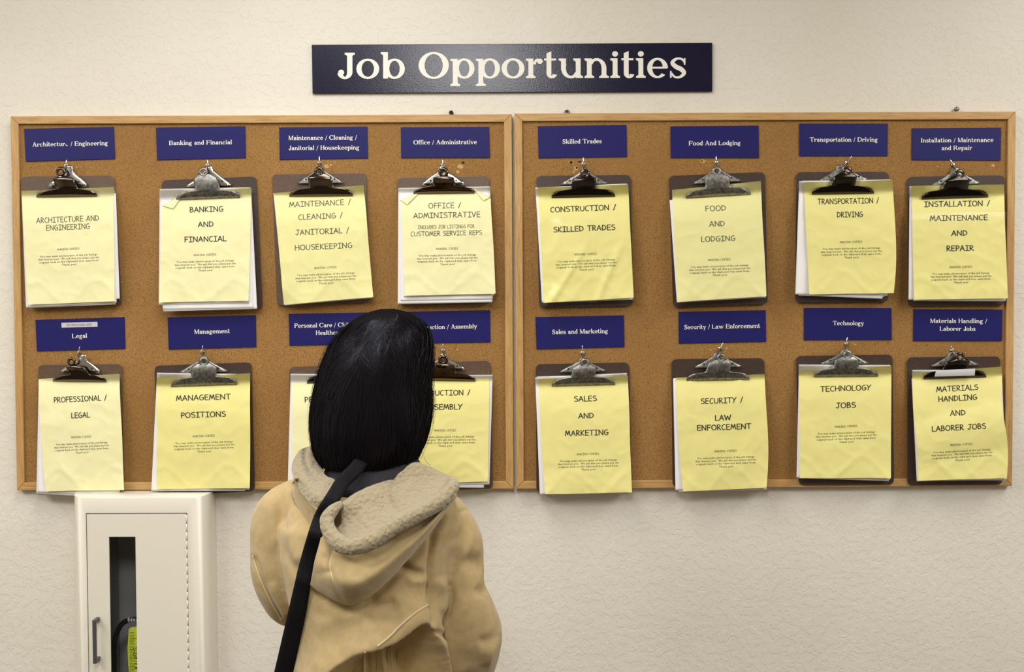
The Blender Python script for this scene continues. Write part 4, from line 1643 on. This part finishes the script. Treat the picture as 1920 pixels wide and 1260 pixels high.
def head_mesh():
    bm = bmesh.new()
    bmesh.ops.create_uvsphere(bm, u_segments=48, v_segments=36, radius=1)
    vs = []
    ta = -.30                                         # turned a little to her right-hand side of the picture
    for v in bm.verts:
        x, y, z = v.co                                # +y is the face
        X, Y, Z = x * .074, y * .092, z * .112
        if z < 0:
            X *= 1 - .30 * z * z * (1 if y > -.2 else .6)
            Y *= 1 - .12 * z * z
        if y > 0:
            nz = math.exp(-((x / .13) ** 2)) * math.exp(-(((z + .18) / .20) ** 2))
            Y += .020 * nz * (1 if z > -.34 else .5)
            for sx in (-.38, .38):
                Y -= .010 * math.exp(-(((x - sx) / .20) ** 2 + ((z - .05) / .13) ** 2))
            Y += .005 * math.exp(-((x / .26) ** 2 + ((z + .50) / .07) ** 2))
            Y += .006 * math.exp(-((x / .30) ** 2 + ((z + .86) / .16) ** 2))
        for sx in (-1, 1):                            # ears
            X += sx * .012 * math.exp(-(((x - sx) / .25) ** 2 + ((y + .10) / .16) ** 2 + ((z + .05) / .25) ** 2))
        c, s_ = math.cos(ta), math.sin(ta)
        vs.append(HC + Vector((X * c - Y * s_, X * s_ + Y * c, Z)))
    fs = [[v.index for v in f.verts] for f in bm.faces]
    bm.free()
    mb = MB()
    mb.add(vs, fs)
    return mb


def limb(pts, n=14):
    mb = MB()
    mb.tube([Vector(p[:3]) for p in pts], [p[3] for p in pts], n)
    for p in (pts[0], pts[-1]):
        bm = bmesh.new()
        bmesh.ops.create_uvsphere(bm, u_segments=12, v_segments=8, radius=p[3])
        mb.add([v.co + Vector(p[:3]) for v in bm.verts], [[v.index for v in f.verts] for f in bm.faces])
        bm.free()
    return mb


yb = -PD
zs_ = W(700, 915).z
zh = .80
body_parts = [head_mesh(),
              limb([(cx0, yb + .01, HC.z - .06, .050), (cx0, yb + .0, HC.z - .12, .050), (cx0, yb - .01, zs_ - .02, .056)])]
tor = MB()
rings = []
for z, hw, hd in ((zs_ + .02, .060, .055), (zs_ - .02, .135, .07), (zs_ - .08, .150, .075), (zs_ - .2, .135, .072), (zs_ - .34, .115, .068), (zh + .08, .124, .075), (zh - .04, .132, .105)):
    rings.append([Vector((cx0 + hw * math.cos(a * 6.2832 / 28), yb + .022 - hd * math.sin(a * 6.2832 / 28), z)) for a in range(28)])
tor.grid(rings, close=True)
tor.f += [tuple(range(28)), tuple(6 * 28 + i for i in range(27, -1, -1))]
tor.mi += [0, 0]
body_parts.append(tor)
for sg in (-1, 1):
    hpx = cx0 + sg * .066
    body_parts.append(limb([(hpx, yb, zh, .070), (hpx + sg * .004, yb + .005, .62, .070), (hpx + sg * .006, yb + .012, .46, .052), (hpx + sg * .008, yb - .012, .32, .052), (hpx + sg * .01, yb - .004, .10, .035), (hpx + sg * .012, yb - .002, .055, .036)]))
    body_parts.append(limb([(hpx + sg * .012, yb - .025, .034, .033), (hpx + sg * .022, yb + .075, .030, .034), (hpx + sg * .026, yb + .135, .026, .024)]))
# arms inside the sleeves, hands tucked in the coat pockets
ARM_L = [(556, 945, 0, 48), (525, 972, 0, 52), (520, 1025, .005, 52), (523, 1080, 0, 52), (536, 1122, -.02, 46), (556, 1146, -.08, 36), (585, 1175, -.15, 33), (625, 1205, -.19, 31)]
ARM_R = [(826, 968, 0, 50), (856, 1008, .01, 49), (860, 1055, .015, 48), (863, 1100, .02, 46), (872, 1146, .02, 56), (881, 1196, .0, 63), (872, 1245, -.05, 58), (850, 1290, -.11, 50), (815, 1325, -.16, 44), (775, 1345, -.19, 40)]
for arm in (ARM_L, ARM_R):
    q = crom(arm, 24)
    P3 = [W(a, b, c) for a, b, c, r in q]
    body_parts.append(limb([(p.x, p.y, p.z, (.030 - .008 * i / 23)) for i, p in enumerate(P3)]))
    wr_, dr_ = P3[-1], (P3[-1] - P3[-4]).normalized()
    upv = Vector((0, 0, 1))
    sdv = dr_.cross(upv).normalized()
    body_parts.append(limb([tuple(wr_) + (.024,), tuple(wr_ + dr_ * .04) + (.030,), tuple(wr_ + dr_ * .075) + (.028,)]))
    for k, L in enumerate((.062, .072, .068, .054)):
        b0 = wr_ + dr_ * .085 + upv * (.027 - .018 * k)
        body_parts.append(limb([tuple(b0) + (.0088,), tuple(b0 + dr_ * L * .5 + sdv * .006) + (.0084,), tuple(b0 + dr_ * L * .85 + sdv * .022) + (.0076,)], 8))
    b0 = wr_ + dr_ * .035 + upv * .022
    body_parts.append(limb([tuple(b0) + (.012,), tuple(b0 + dr_ * .03 + upv * .022) + (.010,), tuple(b0 + dr_ * .06 + upv * .028) + (.009,)], 8))
V, Fc, N = remesh(body_parts, .0055, 2)
mesh('body', V, Fc, 'skin', person, smooth=True)
# face details
ta = -.30
rotf = lambda X, Y, Z: HC + Vector((X * math.cos(ta) - Y * math.sin(ta), X * math.sin(ta) + Y * math.cos(ta), Z))
for sx in (-1, 1):
    for nm, rad, fw, mt in (('eye', .0115, .071, 'eye_white'), ('iris', .0055, .0790, 'iris')):
        bm = bmesh.new()
        bmesh.ops.create_uvsphere(bm, u_segments=14, v_segments=10, radius=rad)
        c = rotf(sx * .030, fw, .004)
        mb = MB()
        mb.add([v.co + c for v in bm.verts], [[v.index for v in f.verts] for f in bm.faces])
        bm.free()
        if nm == 'eye':
            eo = mb.build('eye', mt, person, smooth=True)
        else:
            mb.build('iris', mt, eo, smooth=True)
    mb = MB()
    mb.tube([rotf(sx * t, .084 - 1.9 * (t - .03) ** 2 - .25 * abs(t - .01), .024 + .004 * math.sin((t - .012) * 80)) for t in (.012, .022, .032, .042)], [.0016, .0022, .002, .001], 6)
    mb.build('eyebrow', 'hair', person, smooth=True)
mb = MB()
for zz in (-.054, -.060):
    mb.tube([rotf(t, .0885 - 9 * t * t, zz + (.0015 if abs(t) < .012 else 0)) for t in (-.022, -.012, 0, .012, .022)], [.001, .0032, .0036, .0032, .001], 8)
mb.build('lips', 'lips', person, smooth=True)

# ---- trousers and shoes (below the frame)
tr = []
rings = MB()
rr_ = []
for z, hw, hd in ((zh + .04, .134, .110), (zh, .140, .115), (zh - .07, .142, .114)):
    rr_.append([Vector((cx0 + hw * math.cos(a * 6.2832 / 28), yb - hd * math.sin(a * 6.2832 / 28), z)) for a in range(28)])
rings.grid(rr_, close=True)
rings.f += [tuple(range(28)), tuple(2 * 28 + i for i in range(27, -1, -1))]
rings.mi += [0, 0]
tr.append(rings)
for sg in (-1, 1):
    hpx = cx0 + sg * .068
    tr.append(limb([(hpx, yb, zh - .02, .078), (hpx + sg * .004, yb + .005, .60, .082), (hpx + sg * .006, yb + .008, .44, .068), (hpx + sg * .010, yb - .006, .30, .066), (hpx + sg * .012, yb - .004, .12, .062)]))
V, Fc, N = remesh(tr, .010, 4)
mesh('trousers', V, Fc, 'denim', person, smooth=True)
for sg in (-1, 1):
    hpx = cx0 + sg * .078
    sh = [limb([(hpx, yb - .030, .042, .042), (hpx + sg * .010, yb + .07, .038, .044), (hpx + sg * .014, yb + .145, .032, .034)])]
    V, Fc, N = remesh(sh, .006, 3)
    V[:, 2] = np.maximum(V[:, 2], 0.0)
    mesh('shoe', V, Fc, 'shoe', person, smooth=True)

# ---- the coat
torso = loft_rows([
    (900, 630, 800, .060, -.01), (910, 600, 822, .080, .0), (925, 566, 846, .100, .010), (948, 545, 862, .114, .016), (980, 528, 868, .126, .020),
    (1040, 528, 856, .132, .018), (1100, 540, 842, .134, .016), (1160, 552, 832, .136, .014), (1210, 552, 832, .138, .014), (1262, 546, 840, .142, .014),
    (1330, 535, 856, .148, .010), (1400, 528, 866, .150, .008)])
V, Fc, N = remesh([torso, tube_px(ARM_L), tube_px(ARM_R)], .0034, 8)
G = []


def groove(p, a=-.006, w=5, **k):
    G.append(dict(p=p, a=a, w=w, **k))


# sleeve seam and its bunching, right side
groove([(838, 962), (818, 995), (809, 1040), (806, 1090), (802, 1135), (794, 1172)], -.013, 5, f=.1)
groove([(802, 1080), (778, 1074), (752, 1062), (735, 1066)], -.013, 7)
groove([(760, 1090), (790, 1086), (806, 1082)], .006, 10)
groove([(822, 1080), (830, 1115), (822, 1150)], .009, 11)
groove([(838, 1085), (845, 1120), (836, 1155), (812, 1175)], -.007, 7)
groove([(790, 1176), (815, 1188), (842, 1204)], -.010, 6)
groove([(868, 1046), (890, 1056), (905, 1058)], -.014, 16)
groove([(850, 1010), (870, 1035), (885, 1040)], .006, 16)
groove([(890, 1104), (902, 1108), (912, 1116)], -.010, 8, f=.3)
groove([(895, 1205), (920, 1200), (938, 1185)], -.006, 9)
groove([(850, 1228), (890, 1242), (920, 1240)], -.004, 16)
groove([(905, 1255), (925, 1215), (938, 1180)], .006, 10)
# the back blouses over the waist: an overhanging fold
groove([(585, 1300), (628, 1258), (672, 1226), (712, 1214), (745, 1197), (770, 1171), (787, 1167), (800, 1188), (815, 1222), (838, 1282)], -.072, 16, step=1, reach=200, f=.04)
groove([(590, 1104), (612, 1118), (655, 1140), (704, 1116), (758, 1062), (808, 1002), (846, 946)], -.010, 9, f=.15)
groove([(640, 1225), (700, 1195), (760, 1150), (800, 1125)], .010, 20)
groove([(686, 1222), (682, 1245), (684, 1275)], -.006, 4, f=.1, m=.4)
groove([(770, 1195), (755, 1225), (748, 1262)], -.010, 8, f=.2)
groove([(722, 1225), (728, 1250), (730, 1280)], .006, 14)
groove([(690, 1135), (720, 1136), (745, 1128)], -.008, 9)
groove([(600, 1140), (640, 1150), (690, 1150)], .006, 22)
groove([(600, 1260), (612, 1200), (610, 1150)], .008, 18)
# left shoulder and sleeve
groove([(549, 896), (560, 935), (582, 985), (594, 1010)], -.007, 6, f=.2)
groove([(568, 925), (588, 960), (602, 990)], .005, 12)
groove([(520, 905), (527, 950), (534, 1010), (548, 1060), (575, 1090)], -.007, 9, f=.25)
groove([(497, 925), (512, 970), (520, 1040)], .006, 14)
groove([(535, 985), (548, 1025), (566, 1060)], .007, 13)
groove([(473, 1040), (488, 1085), (510, 1130), (530, 1165)], -.006, 5, f=.12)
groove([(505, 1090), (525, 1130), (540, 1160)], .006, 10)
groove([(858, 962), (872, 956), (884, 950)], -.004, 4)
V = sculpt(V, N, G)
ed = np.array(sorted({tuple(sorted((f[k], f[k - 1]))) for f in Fc for k in range(len(f))}))
deg = np.bincount(ed.ravel(), minlength=len(V))[:, None]
for _ in range(2):
    ac = np.zeros_like(V)
    np.add.at(ac, ed[:, 0], V[ed[:, 1]])
    np.add.at(ac, ed[:, 1], V[ed[:, 0]])
    V = V * .5 + .5 * ac / deg
# woolly unevenness of heavy suede
for i in range(len(V)):
    p = V[i]
    V[i] = p + N[i] * (.003 * noise.noise((p[0] * 11, p[1] * 11, p[2] * 11)) + .0005 * noise.noise((p[0] * 42, p[1] * 42, p[2] * 42)))
coat = mesh('coat', V, Fc, 'suede', person, smooth=True)
coat['label'] = 'tan suede coat'
coat_bvh = BVHTree.FromPolygons([tuple(v) for v in V], Fc)


def hit_d(px, py, trees, default=None):
    """distance out from the wall of the first surface met by the sight line through a pixel"""
    r = (fwd * F + RT * (px - 960.0) - UP * (py - 630.0)).normalized()
    best = None
    for t in trees:
        h = t.ray_cast(CAM, r)
        if h[0] is not None and (best is None or -h[0].y > best):
            best = -h[0].y
    return best if best is not None else default


# ---- dark knit collar under the coat
ck = loft_rows([(832, 628, 768, .060, -.002), (850, 622, 776, .066, .0), (872, 612, 790, .078, .004), (900, 604, 802, .088, .008), (930, 600, 806, .09, .01)], 40, 2.1, caps=False)
co = ck.build('knit_collar', 'knit', person, smooth=True)
co['label'] = 'dark gray knit collar'
mod(co, 'SOLIDIFY', thickness=.004, offset=-1)

# ---- the hood lying on the back
hood = empty('hood', (0, 0, 0), None, None)
hood.parent = person
hood.location = W(720, 1000, .2) - person.location
hood['label'] = 'tan hood with cream fleece lining'
JD = PD + .150


def jd(x, y):
    d = hit_d(x, y, [coat_bvh])
    return d if d is not None else JD - .02


def loft_patch(curves, ds, ns, nt_, fn=None):
    """curves: pixel polylines from the first to the last edge; ds: for each curve depths along it"""
    C = [crom([tuple(p) + (d,) for p, d in zip(c, dd)], ns) for c, dd in zip(curves, ds)]
    rows = []
    for j in range(nt_):
        row = []
        for i in range(ns):
            q = crom([tuple(C[k][i]) for k in range(len(C))], nt_)[j] if len(C) > 2 else C[0][i] * (1 - j / (nt_ - 1)) + C[1][i] * j / (nt_ - 1)
            x, y, d = q
            if fn:
                x, y, d = fn(x, y, d, i / (ns - 1), j / (nt_ - 1))
            row.append(at(x, y, d))
        rows.append(row)
    return rows


B0 = PD + .145                                         # where the back of the coat lies, roughly
# outer shell, from under the fleece roll down to the tip
sh_top = [(604, 985), (618, 1008), (645, 1028), (690, 1024), (745, 992), (800, 962), (853, 915)]
sh_m1 = [(602, 1012), (620, 1040), (650, 1058), (700, 1050), (752, 1016), (806, 976), (854, 922)]
sh_m2 = [(592, 1050), (612, 1076), (648, 1096), (700, 1082), (752, 1040), (808, 986), (855, 928)]
sh_bot = [(583, 1094), (606, 1112), (655, 1132), (704, 1108), (758, 1054), (808, 994), (852, 934)]
dt = [B0 + 0.018, B0 + 0.036, B0 + 0.050, B0 + 0.048, B0 + 0.034, B0 + 0.016, B0 + -0.002]
d1 = [B0 + 0.030, B0 + 0.050, B0 + 0.066, B0 + 0.062, B0 + 0.047, B0 + 0.026, B0 + 0.004]
d2 = [B0 + 0.036, B0 + 0.059, B0 + 0.076, B0 + 0.070, B0 + 0.054, B0 + 0.034, B0 + 0.009]
db = [jd(x, y) + k for (x, y), k in zip(sh_bot, (.018, .022, .024, .024, .024, .020, .012))]
db2 = [jd(x, y - 18) - .002 for x, y in sh_bot]
sh_in = [(x, y - 18) for x, y in sh_bot]


def shell_fn(x, y, d, u, v):
    X, Y = np.array([x]), np.array([y])
    for pts, a, wd in (([(790, 985), (735, 1030), (682, 1076)], -.006, 12), ([(760, 1020), (700, 1070), (670, 1100)], .005, 14),
                       ([(626, 1030), (620, 1060), (628, 1092), (642, 1120)], -.004, 6), ([(600, 1075), (620, 1072)], -.005, 7),
                       ([(604, 1010), (608, 1035)], .004, 8)):
        dd, sd, ps = poly_dist(X, Y, pts)
        d += a * math.exp(-(dd[0] / wd) ** 2)
    d += .004 * noise.noise((x * .02, y * .02, 5))
    return x, y, d


rows = loft_patch([sh_top, sh_m1, sh_m2, sh_bot, sh_in], [dt, d1, d2, db, db2], 70, 50, shell_fn)
mb = MB()
mb.grid(rows)
shell = mb.build('hood_shell', 'suede', hood, smooth=True, fix=False)
mod(shell, 'SOLIDIFY', thickness=.004, offset=0)
shell_bvh = BVHTree.FromPolygons([tuple(p) for p in mb.v], mb.f)

# fleece lining seen inside the hood
ln_top = [(640, 950), (666, 930), (702, 915), (742, 897), (776, 872), (812, 884), (850, 906)]
ln_m1 = [(640, 958), (672, 945), (712, 930), (750, 915), (790, 902), (822, 900), (852, 912)]
ln_m2 = [(640, 985), (668, 985), (706, 972), (748, 950), (790, 930), (826, 915), (850, 918)]
ln_bot = [(634, 1006), (654, 1016), (690, 1014), (738, 990), (788, 962), (826, 940), (850, 922)]
e0 = [PD + .158, PD + .134, PD + .118, PD + .110, PD + .096, PD + .102, PD + .115]
e1 = [PD + .165, PD + .146, PD + .132, PD + .122, PD + .114, PD + .116, PD + .125]
e2 = [B0 + .020, B0 + .022, B0 + .020, B0 + .010, B0 + .000, B0 - .008, B0 - .012]
e3 = [B0 + .030, B0 + .050, B0 + .062, B0 + .055, B0 + .040, B0 + .022, B0 + .000]


def lin_fn(x, y, d, u, v):
    X, Y = np.array([x]), np.array([y])
    for pts, a, wd in (([(742, 905), (735, 930), (742, 955)], -.006, 9), ([(770, 915), (755, 945), (752, 970)], .004, 10), ([(700, 925), (705, 955), (690, 985)], .004, 14)):
        dd, sd, ps = poly_dist(X, Y, pts)
        d += a * math.exp(-(dd[0] / wd) ** 2)
    d += .003 * noise.noise((x * .03, y * .03, 1)) + .0006 * noise.noise((x * .14, y * .14, 2))
    return x, y, d


rows = loft_patch([ln_top, ln_m1, ln_m2, ln_bot], [e0, e1, e2, e3], 110, 70, lin_fn)
mb = MB()
mb.grid(rows)
lo = mb.build('fleece_lining', 'fleece', hood, smooth=True, fix=False)
lo['label'] = 'cream fleece lining'
mod(lo, 'SOLIDIFY', thickness=.008, offset=-1)

# rolled fleece edge
rim = [(641, 944, B0 + .022, 6), (626, 955, B0 + .034, 10), (613, 975, B0 + .046, 13), (618, 999, B0 + .060, 14), (636, 1018, B0 + .074, 15), (660, 1026, B0 + .083, 15), (690, 1018, B0 + .082, 15),
       (724, 997, B0 + .073, 15), (762, 975, B0 + .058, 15), (800, 955, B0 + .042, 15), (834, 932, B0 + .022, 15), (850, 912, B0 + .004, 11), (846, 899, B0 - .020, 8)]
q = crom(rim, 130)


def fleece_tube(q, sq=1.0):
    mb = MB()
    pts = [at(a, b, c) for a, b, c, r in q]
    rings = []
    n = 22
    for i, p in enumerate(pts):
        t = (pts[min(i + 1, len(pts) - 1)] - pts[max(i - 1, 0)]).normalized()
        a = Vector((0, -1, 0))
        a = (a - t * a.dot(t)).normalized()
        b = t.cross(a)
        r = q[i][3] / SC * .96
        ring = []
        for k in range(n):
            an = k * 6.2832 / n
            v_ = p + a * (r * .85 * math.cos(an)) + b * (r * math.sin(an))
            nn = (v_ - p).normalized()
            v_ = v_ + nn * (.0006 * noise.noise(v_ * 120) + .0018 * noise.noise(v_ * 30))
            ring.append(v_)
        rings.append(ring)
    mb.grid(rings, close=True)
    mb.f += [tuple(range(n)), tuple((len(rings) - 1) * n + i for i in range(n - 1, -1, -1))]
    mb.mi += [0, 0]
    return mb


rmb = fleece_tube(q)
ro = rmb.build('fleece_edge', 'fleece', hood, smooth=True)
ro['label'] = 'rolled cream fleece edge of the hood'
rim_bvh = BVHTree.FromPolygons([tuple(p) for p in rmb.v], rmb.f)

# fleece on the left side of the neck
lf_o = [(600, 834), (566, 842), (548, 868), (550, 896), (566, 926), (586, 946), (602, 956), (612, 958)]
lf_m = [(598, 842), (574, 858), (570, 880), (578, 902), (594, 920), (606, 932), (616, 938), (622, 936)]
lf_i = [(610, 846), (606, 862), (604, 880), (612, 892), (626, 898), (634, 906), (640, 914), (642, 920)]
g0 = [PD - .01, PD + .022, PD + .050, PD + .085, PD + .118, PD + .140, PD + .150, PD + .156]
g1 = [PD - .00, PD + .040, PD + .075, PD + .105, PD + .130, PD + .148, PD + .156, PD + .160]
g2 = [PD - .01, PD + .020, PD + .052, PD + .078, PD + .098, PD + .112, PD + .122, PD + .130]


def lf_fn(x, y, d, u, v):
    X, Y = np.array([x]), np.array([y])
    dd, sd, ps = poly_dist(X, Y, [(574, 840), (572, 862), (582, 885), (602, 904), (616, 912)])
    d -= .009 * math.exp(-(dd[0] / 5) ** 2)
    d += .003 * noise.noise((x * .03, y * .03, 1)) + .0006 * noise.noise((x * .14, y * .14, 2))
    return x, y, d


rows = loft_patch([lf_o, lf_m, lf_i], [g0, g1, g2], 90, 40, lf_fn)
mb = MB()
mb.grid(rows)
fo = mb.build('fleece_collar', 'fleece', hood, smooth=True, fix=False)
fo['label'] = 'cream fleece turned out at the left of the neck'
mod(fo, 'SOLIDIFY', thickness=.012, offset=-1)
fl_bvh = BVHTree.FromPolygons([tuple(p) for p in mb.v], mb.f)
# tan shell under that fleece, running from the shoulder to the nape
cs_o = [(553, 894), (549, 904), (548, 920), (566, 960), (590, 1000)]
cs_i = [(562, 894), (565, 904), (572, 925), (594, 950), (615, 960)]
mb = MB()
mb.grid(loft_patch([cs_i, cs_o], [[PD + .062, PD + .078, PD + .112, PD + .142, PD + .150], [jd(x, y) - .006 for x, y in cs_o]], 40, 16))
sl_ = mb.build('hood_side', 'suede', hood, smooth=True, fix=False)
mod(sl_, 'SOLIDIFY', thickness=.004, offset=-1)


# ---- raised seams
def seam(pts, trees, name, parent, rad=.0022):
    q = crom(pts, 40)
    P3 = []
    for x, y in q:
        d = hit_d(x, y, trees)
        if d is not None:
            P3.append(at(x, y, d + .0008))
    mb = MB()
    mb.tube(P3, rad, 6)
    return mb.build(name, 'seam', parent, smooth=True)


seam([(626, 1034), (619, 1060), (627, 1090), (641, 1116), (655, 1130)], [shell_bvh], 'seam', hood)
seam([(803, 1134), (780, 1148), (754, 1170), (730, 1194), (708, 1212)], [coat_bvh], 'seam', coat)
seam([(684, 1222), (683, 1240), (683, 1262)], [coat_bvh], 'seam', coat, .0018)
seam([(474, 1042), (488, 1085), (508, 1128), (528, 1164)], [coat_bvh], 'seam', coat, .0018)

# ---- shoulder bag: black strap across the back, bag on the hip
allb = [coat_bvh, shell_bvh, fl_bvh]
bag = empty('shoulder_bag', W(515, 1290, .16), 'black strap of a shoulder bag slung across the back of the tan coat', 'bag')
st_c = [(678, 864, 12.5), (671, 874, 13), (662, 885, 13.5), (642, 905, 13.5), (624, 934, 13.5), (604, 967, 13.5), (589, 1010, 13.5), (575, 1062, 14), (567, 1100, 15), (557, 1150, 16.5), (546, 1200, 17), (531.5, 1262, 17), (515, 1330, 18), (500, 1400, 18)]
q = crom(st_c, 70)
dep = []
for x, y, hw in q:
    c = [hit_d(x + k * hw, y + k * hw * .3, allb) for k in (-.9, -.4, 0, .4, .9)]
    c = [v for v in c if v is not None]
    dep.append(max(c) + .005 if c else None)
first = PD + .078
for i in range(len(dep)):
    t = i / (len(dep) - 1)
    if dep[i] is None:
        dep[i] = PD + .15
    if q[i][1] < 912:
        dep[i] = first + .052 * max(0, (q[i][1] - 850) / 62)
dep = np.array(dep)
sm_ = dep.copy()
for _ in range(8):
    sm_[1:-1] = (sm_[:-2] + sm_[1:-1] * 2 + sm_[2:]) / 4
    sm_ = np.maximum(sm_, dep - .004)
rows = []
for i, (x, y, hw) in enumerate(q):
    a, b = q[max(i - 1, 0)], q[min(i + 1, len(q) - 1)]
    t = Vector((b[0] - a[0], b[1] - a[1])).normalized()
    nn = Vector((-t.y, t.x))
    rows.append([at(x - nn.x * hw * k, y - nn.y * hw * k, sm_[i] + .0012 * (1 - k * k)) for k in (-1, -.5, 0, .5, 1)])
mb = MB()
mb.grid(rows)
stp = mb.build('strap', 'webbing', bag, smooth=True, fix=False)
mod(stp, 'SOLIDIFY', thickness=.0026, offset=-1)
c = W(478, 1470, .06)
mb = MB()
mb.box(c.x - .05, c.x + .05, c.y - .11, c.y + .11, c.z - .12, c.z + .10)
po = mb.build('pouch', 'webbing', bag)
bevel(po, .02, 4)
# ------------------------------------------------------------ hair: a chin-length bob, parted, over a dark under-layer
HR = [(579, 712, 742, .022), (582, 698, 758, .045), (588, 680, 776, .066), (598, 660, 793, .084), (614, 641, 805, .098), (640, 622, 811, .110), (680, 605, 811, .118),
      (720, 593, 808, .120), (760, 585, 811, .119), (800, 583, 807, .116), (830, 586, 799, .111), (852, 590, 790, .106), (872, 597, 782, .100)]
HY = [r[0] for r in HR]
HSH = -.012


def hair_pt(py, th, out=0.0):
    """th: 0 faces the camera, + towards picture right, +-180 the face side"""
    i = min(max(0, next((k for k in range(len(HY) - 1) if HY[k + 1] >= py), len(HY) - 2)), len(HY) - 2)
    t = (py - HY[i]) / (HY[i + 1] - HY[i])
    a, b = HR[i], HR[i + 1]
    pm, pn = HR[max(i - 1, 0)], HR[min(i + 2, len(HR) - 1)]
    f = lambda k: .5 * (2 * a[k] + (b[k] - pm[k]) * t + (2 * pm[k] - 5 * a[k] + 4 * b[k] - pn[k]) * t * t + (3 * a[k] - pm[k] - 3 * b[k] + pn[k]) * t ** 3)
    xl, xr, hd = f(1), f(2), f(3)
    c = W((xl + xr) / 2, py, HSH)
    hw = (xr - xl) / 2 / SC * 1.0
    ra = math.radians(th)
    s_, c_ = math.sin(ra), math.cos(ra)
    pw = .92
    return c + Vector((math.copysign(abs(s_) ** pw, s_) * (hw + out), -math.copysign(abs(c_) ** pw, c_) * (hd + out), 0))


PART = [(584, 25), (592, 24), (604, 14), (622, 4), (645, -6), (668, -13)]


def part_at(s):
    q = crom(PART, 30)
    k = s * 29
    i = min(int(k), 28)
    return q[i] * (1 - k + i) + q[i + 1] * (k - i)


mb = MB()
ys = [579 + (868 - 579) * (k / 60) ** 1.25 for k in range(61)]
NA = 96
PQ = crom(PART, 30)


def part_dip(py, th):
    best = min(math.hypot((py - a) * .6, (th - b) * 1.0) for a, b in PQ[::2])
    return -.0035 * math.exp(-(best / 5.0) ** 2)


rows = []
for py in ys:
    row = []
    for k in range(NA):
        th = -180 + 360 * k / NA
        o_ = .0014 * noise.noise((th * .09, py * .004, 1)) + .0010 * noise.noise((th * .3, py * .003, 4)) - .003
        row.append(hair_pt(py, th, o_ + part_dip(py, th)))
    rows.append(row)
n0 = len(mb.v)
vs = [p for r in rows for p in r]
fs = []
for i in range(len(rows) - 1):
    for k in range(NA):
        th = abs(-180 + 360 * (k + .5) / NA)
        if ys[i] > 640 and th > 128:                      # the face stays free
            continue
        fs.append((i * NA + k, i * NA + (k + 1) % NA, (i + 1) * NA + (k + 1) % NA, (i + 1) * NA + k))
fs.append(tuple(range(NA)))
mb.add(vs, fs)
# hanging locks as flat ribbons
hr = random.Random(11)
for n in range(5200):
    side = -1 if hr.random() < .55 else 1
    s = hr.random()
    kind = hr.random()
    if kind < .62:
        p0y, p0t = part_at(s)
        if side < 0:
            the = hr.uniform(-140, -8 - 10 * (1 - s))
        else:
            the = hr.uniform(-18 + 16 * (1 - s), 140)
        p0t += side * hr.uniform(.6, 3.0)
    else:                                                  # lower crown and nape
        p0y = hr.uniform(600, 720)
        p0t = hr.uniform(-140, 140)
        the = p0t + hr.uniform(-6, 6)
    end = hr.uniform(845, 872) + (6 if abs(the) > 50 else 0)
    if -14 < the < 8:
        end -= hr.uniform(0, 22)
    if hr.random() < .06:
        end += hr.uniform(0, 9)
    out = hr.uniform(-.0015, .0022)
    wv = hr.uniform(-2.5, 2.5)
    ph = hr.uniform(0, 6)
    width = hr.uniform(.00045, .0012)
    m_ = 15
    prev = None
    ring = []
    for k in range(m_):
        t = k / (m_ - 1)
        e = 1 - (1 - t) ** 2.3
        py = p0y + (end - p0y) * t ** 1.12
        th = p0t + (the - p0t) * e + wv * math.sin(t * 3 + ph) * t
        o_ = out + (.0010 * math.sin(t * 5 + ph))
        if t > .85:
            o_ -= .004 * (t - .85) / .15 * hr.uniform(.3, 1)
        ww = width * (1 if t < .8 else 1 - .8 * (t - .8) / .2)
        p = hair_pt(min(py, 884), th, o_)
        tn = hair_pt(min(py, 884), th + 1.5, o_ + hr.uniform(-.0006, .0006)) - p
        tn.normalize()
        ring.append((p - tn * ww, p + tn * ww))
    mb.grid([list(r) for r in ring])
# stray hairs
for n in range(70):
    right = hr.random() < .6
    th0 = hr.uniform(55, 110) if right else hr.uniform(-110, -60)
    p0y = hr.uniform(590, 640)
    end = hr.uniform(660, 880)
    ring = []
    am = hr.uniform(.001, .007)
    for k in range(14):
        t = k / 13
        py = p0y + (end - p0y) * t
        p = hair_pt(min(py, 872), th0 + 10 * math.sin(t * 3 + n), .001 + am * math.sin(t * 2.6 + .3 * math.sin(n)) + .001 * t)
        ring.append([p + Vector((-.00016, 0, 0)), p + Vector((.00016, 0, 0))])
    mb.grid(ring)
for x0, pts in ((0, [(744, 596), (747, 586), (746, 577), (750, 570)]), (1, [(806, 650), (811, 665), (813, 685), (809, 700)]), (2, [(800, 620), (812, 640), (816, 660), (812, 676)]),
                (3, [(796, 605), (810, 622), (818, 645), (815, 664)]), (4, [(790, 845), (797, 862), (803, 870), (808, 872)])):
    q = crom(pts, 12)
    P3 = [W(a, b, -.01) for a, b in q]
    mb.tube(P3, .00022, 4)
hair = mesh('hair', mb.v, mb.f, 'hair', person, smooth=True)
hair['label'] = 'straight black chin-length bob'
# the parting
rows = []
for k in range(26):
    t = k / 25
    py, th = part_at(.10 + .9 * t)
    hw = 1.2 * math.sin(math.pi * (.12 + .80 * t))
    rows.append([hair_pt(py, th + a * hw, .0021 - .0008 * abs(a)) for a in (-1, 0, 1)])
mb = MB()
mb.grid(rows)
po = mb.build('parting', 'scalp', hair, smooth=True, fix=False)
po['label'] = 'pale line of scalp at the parting'
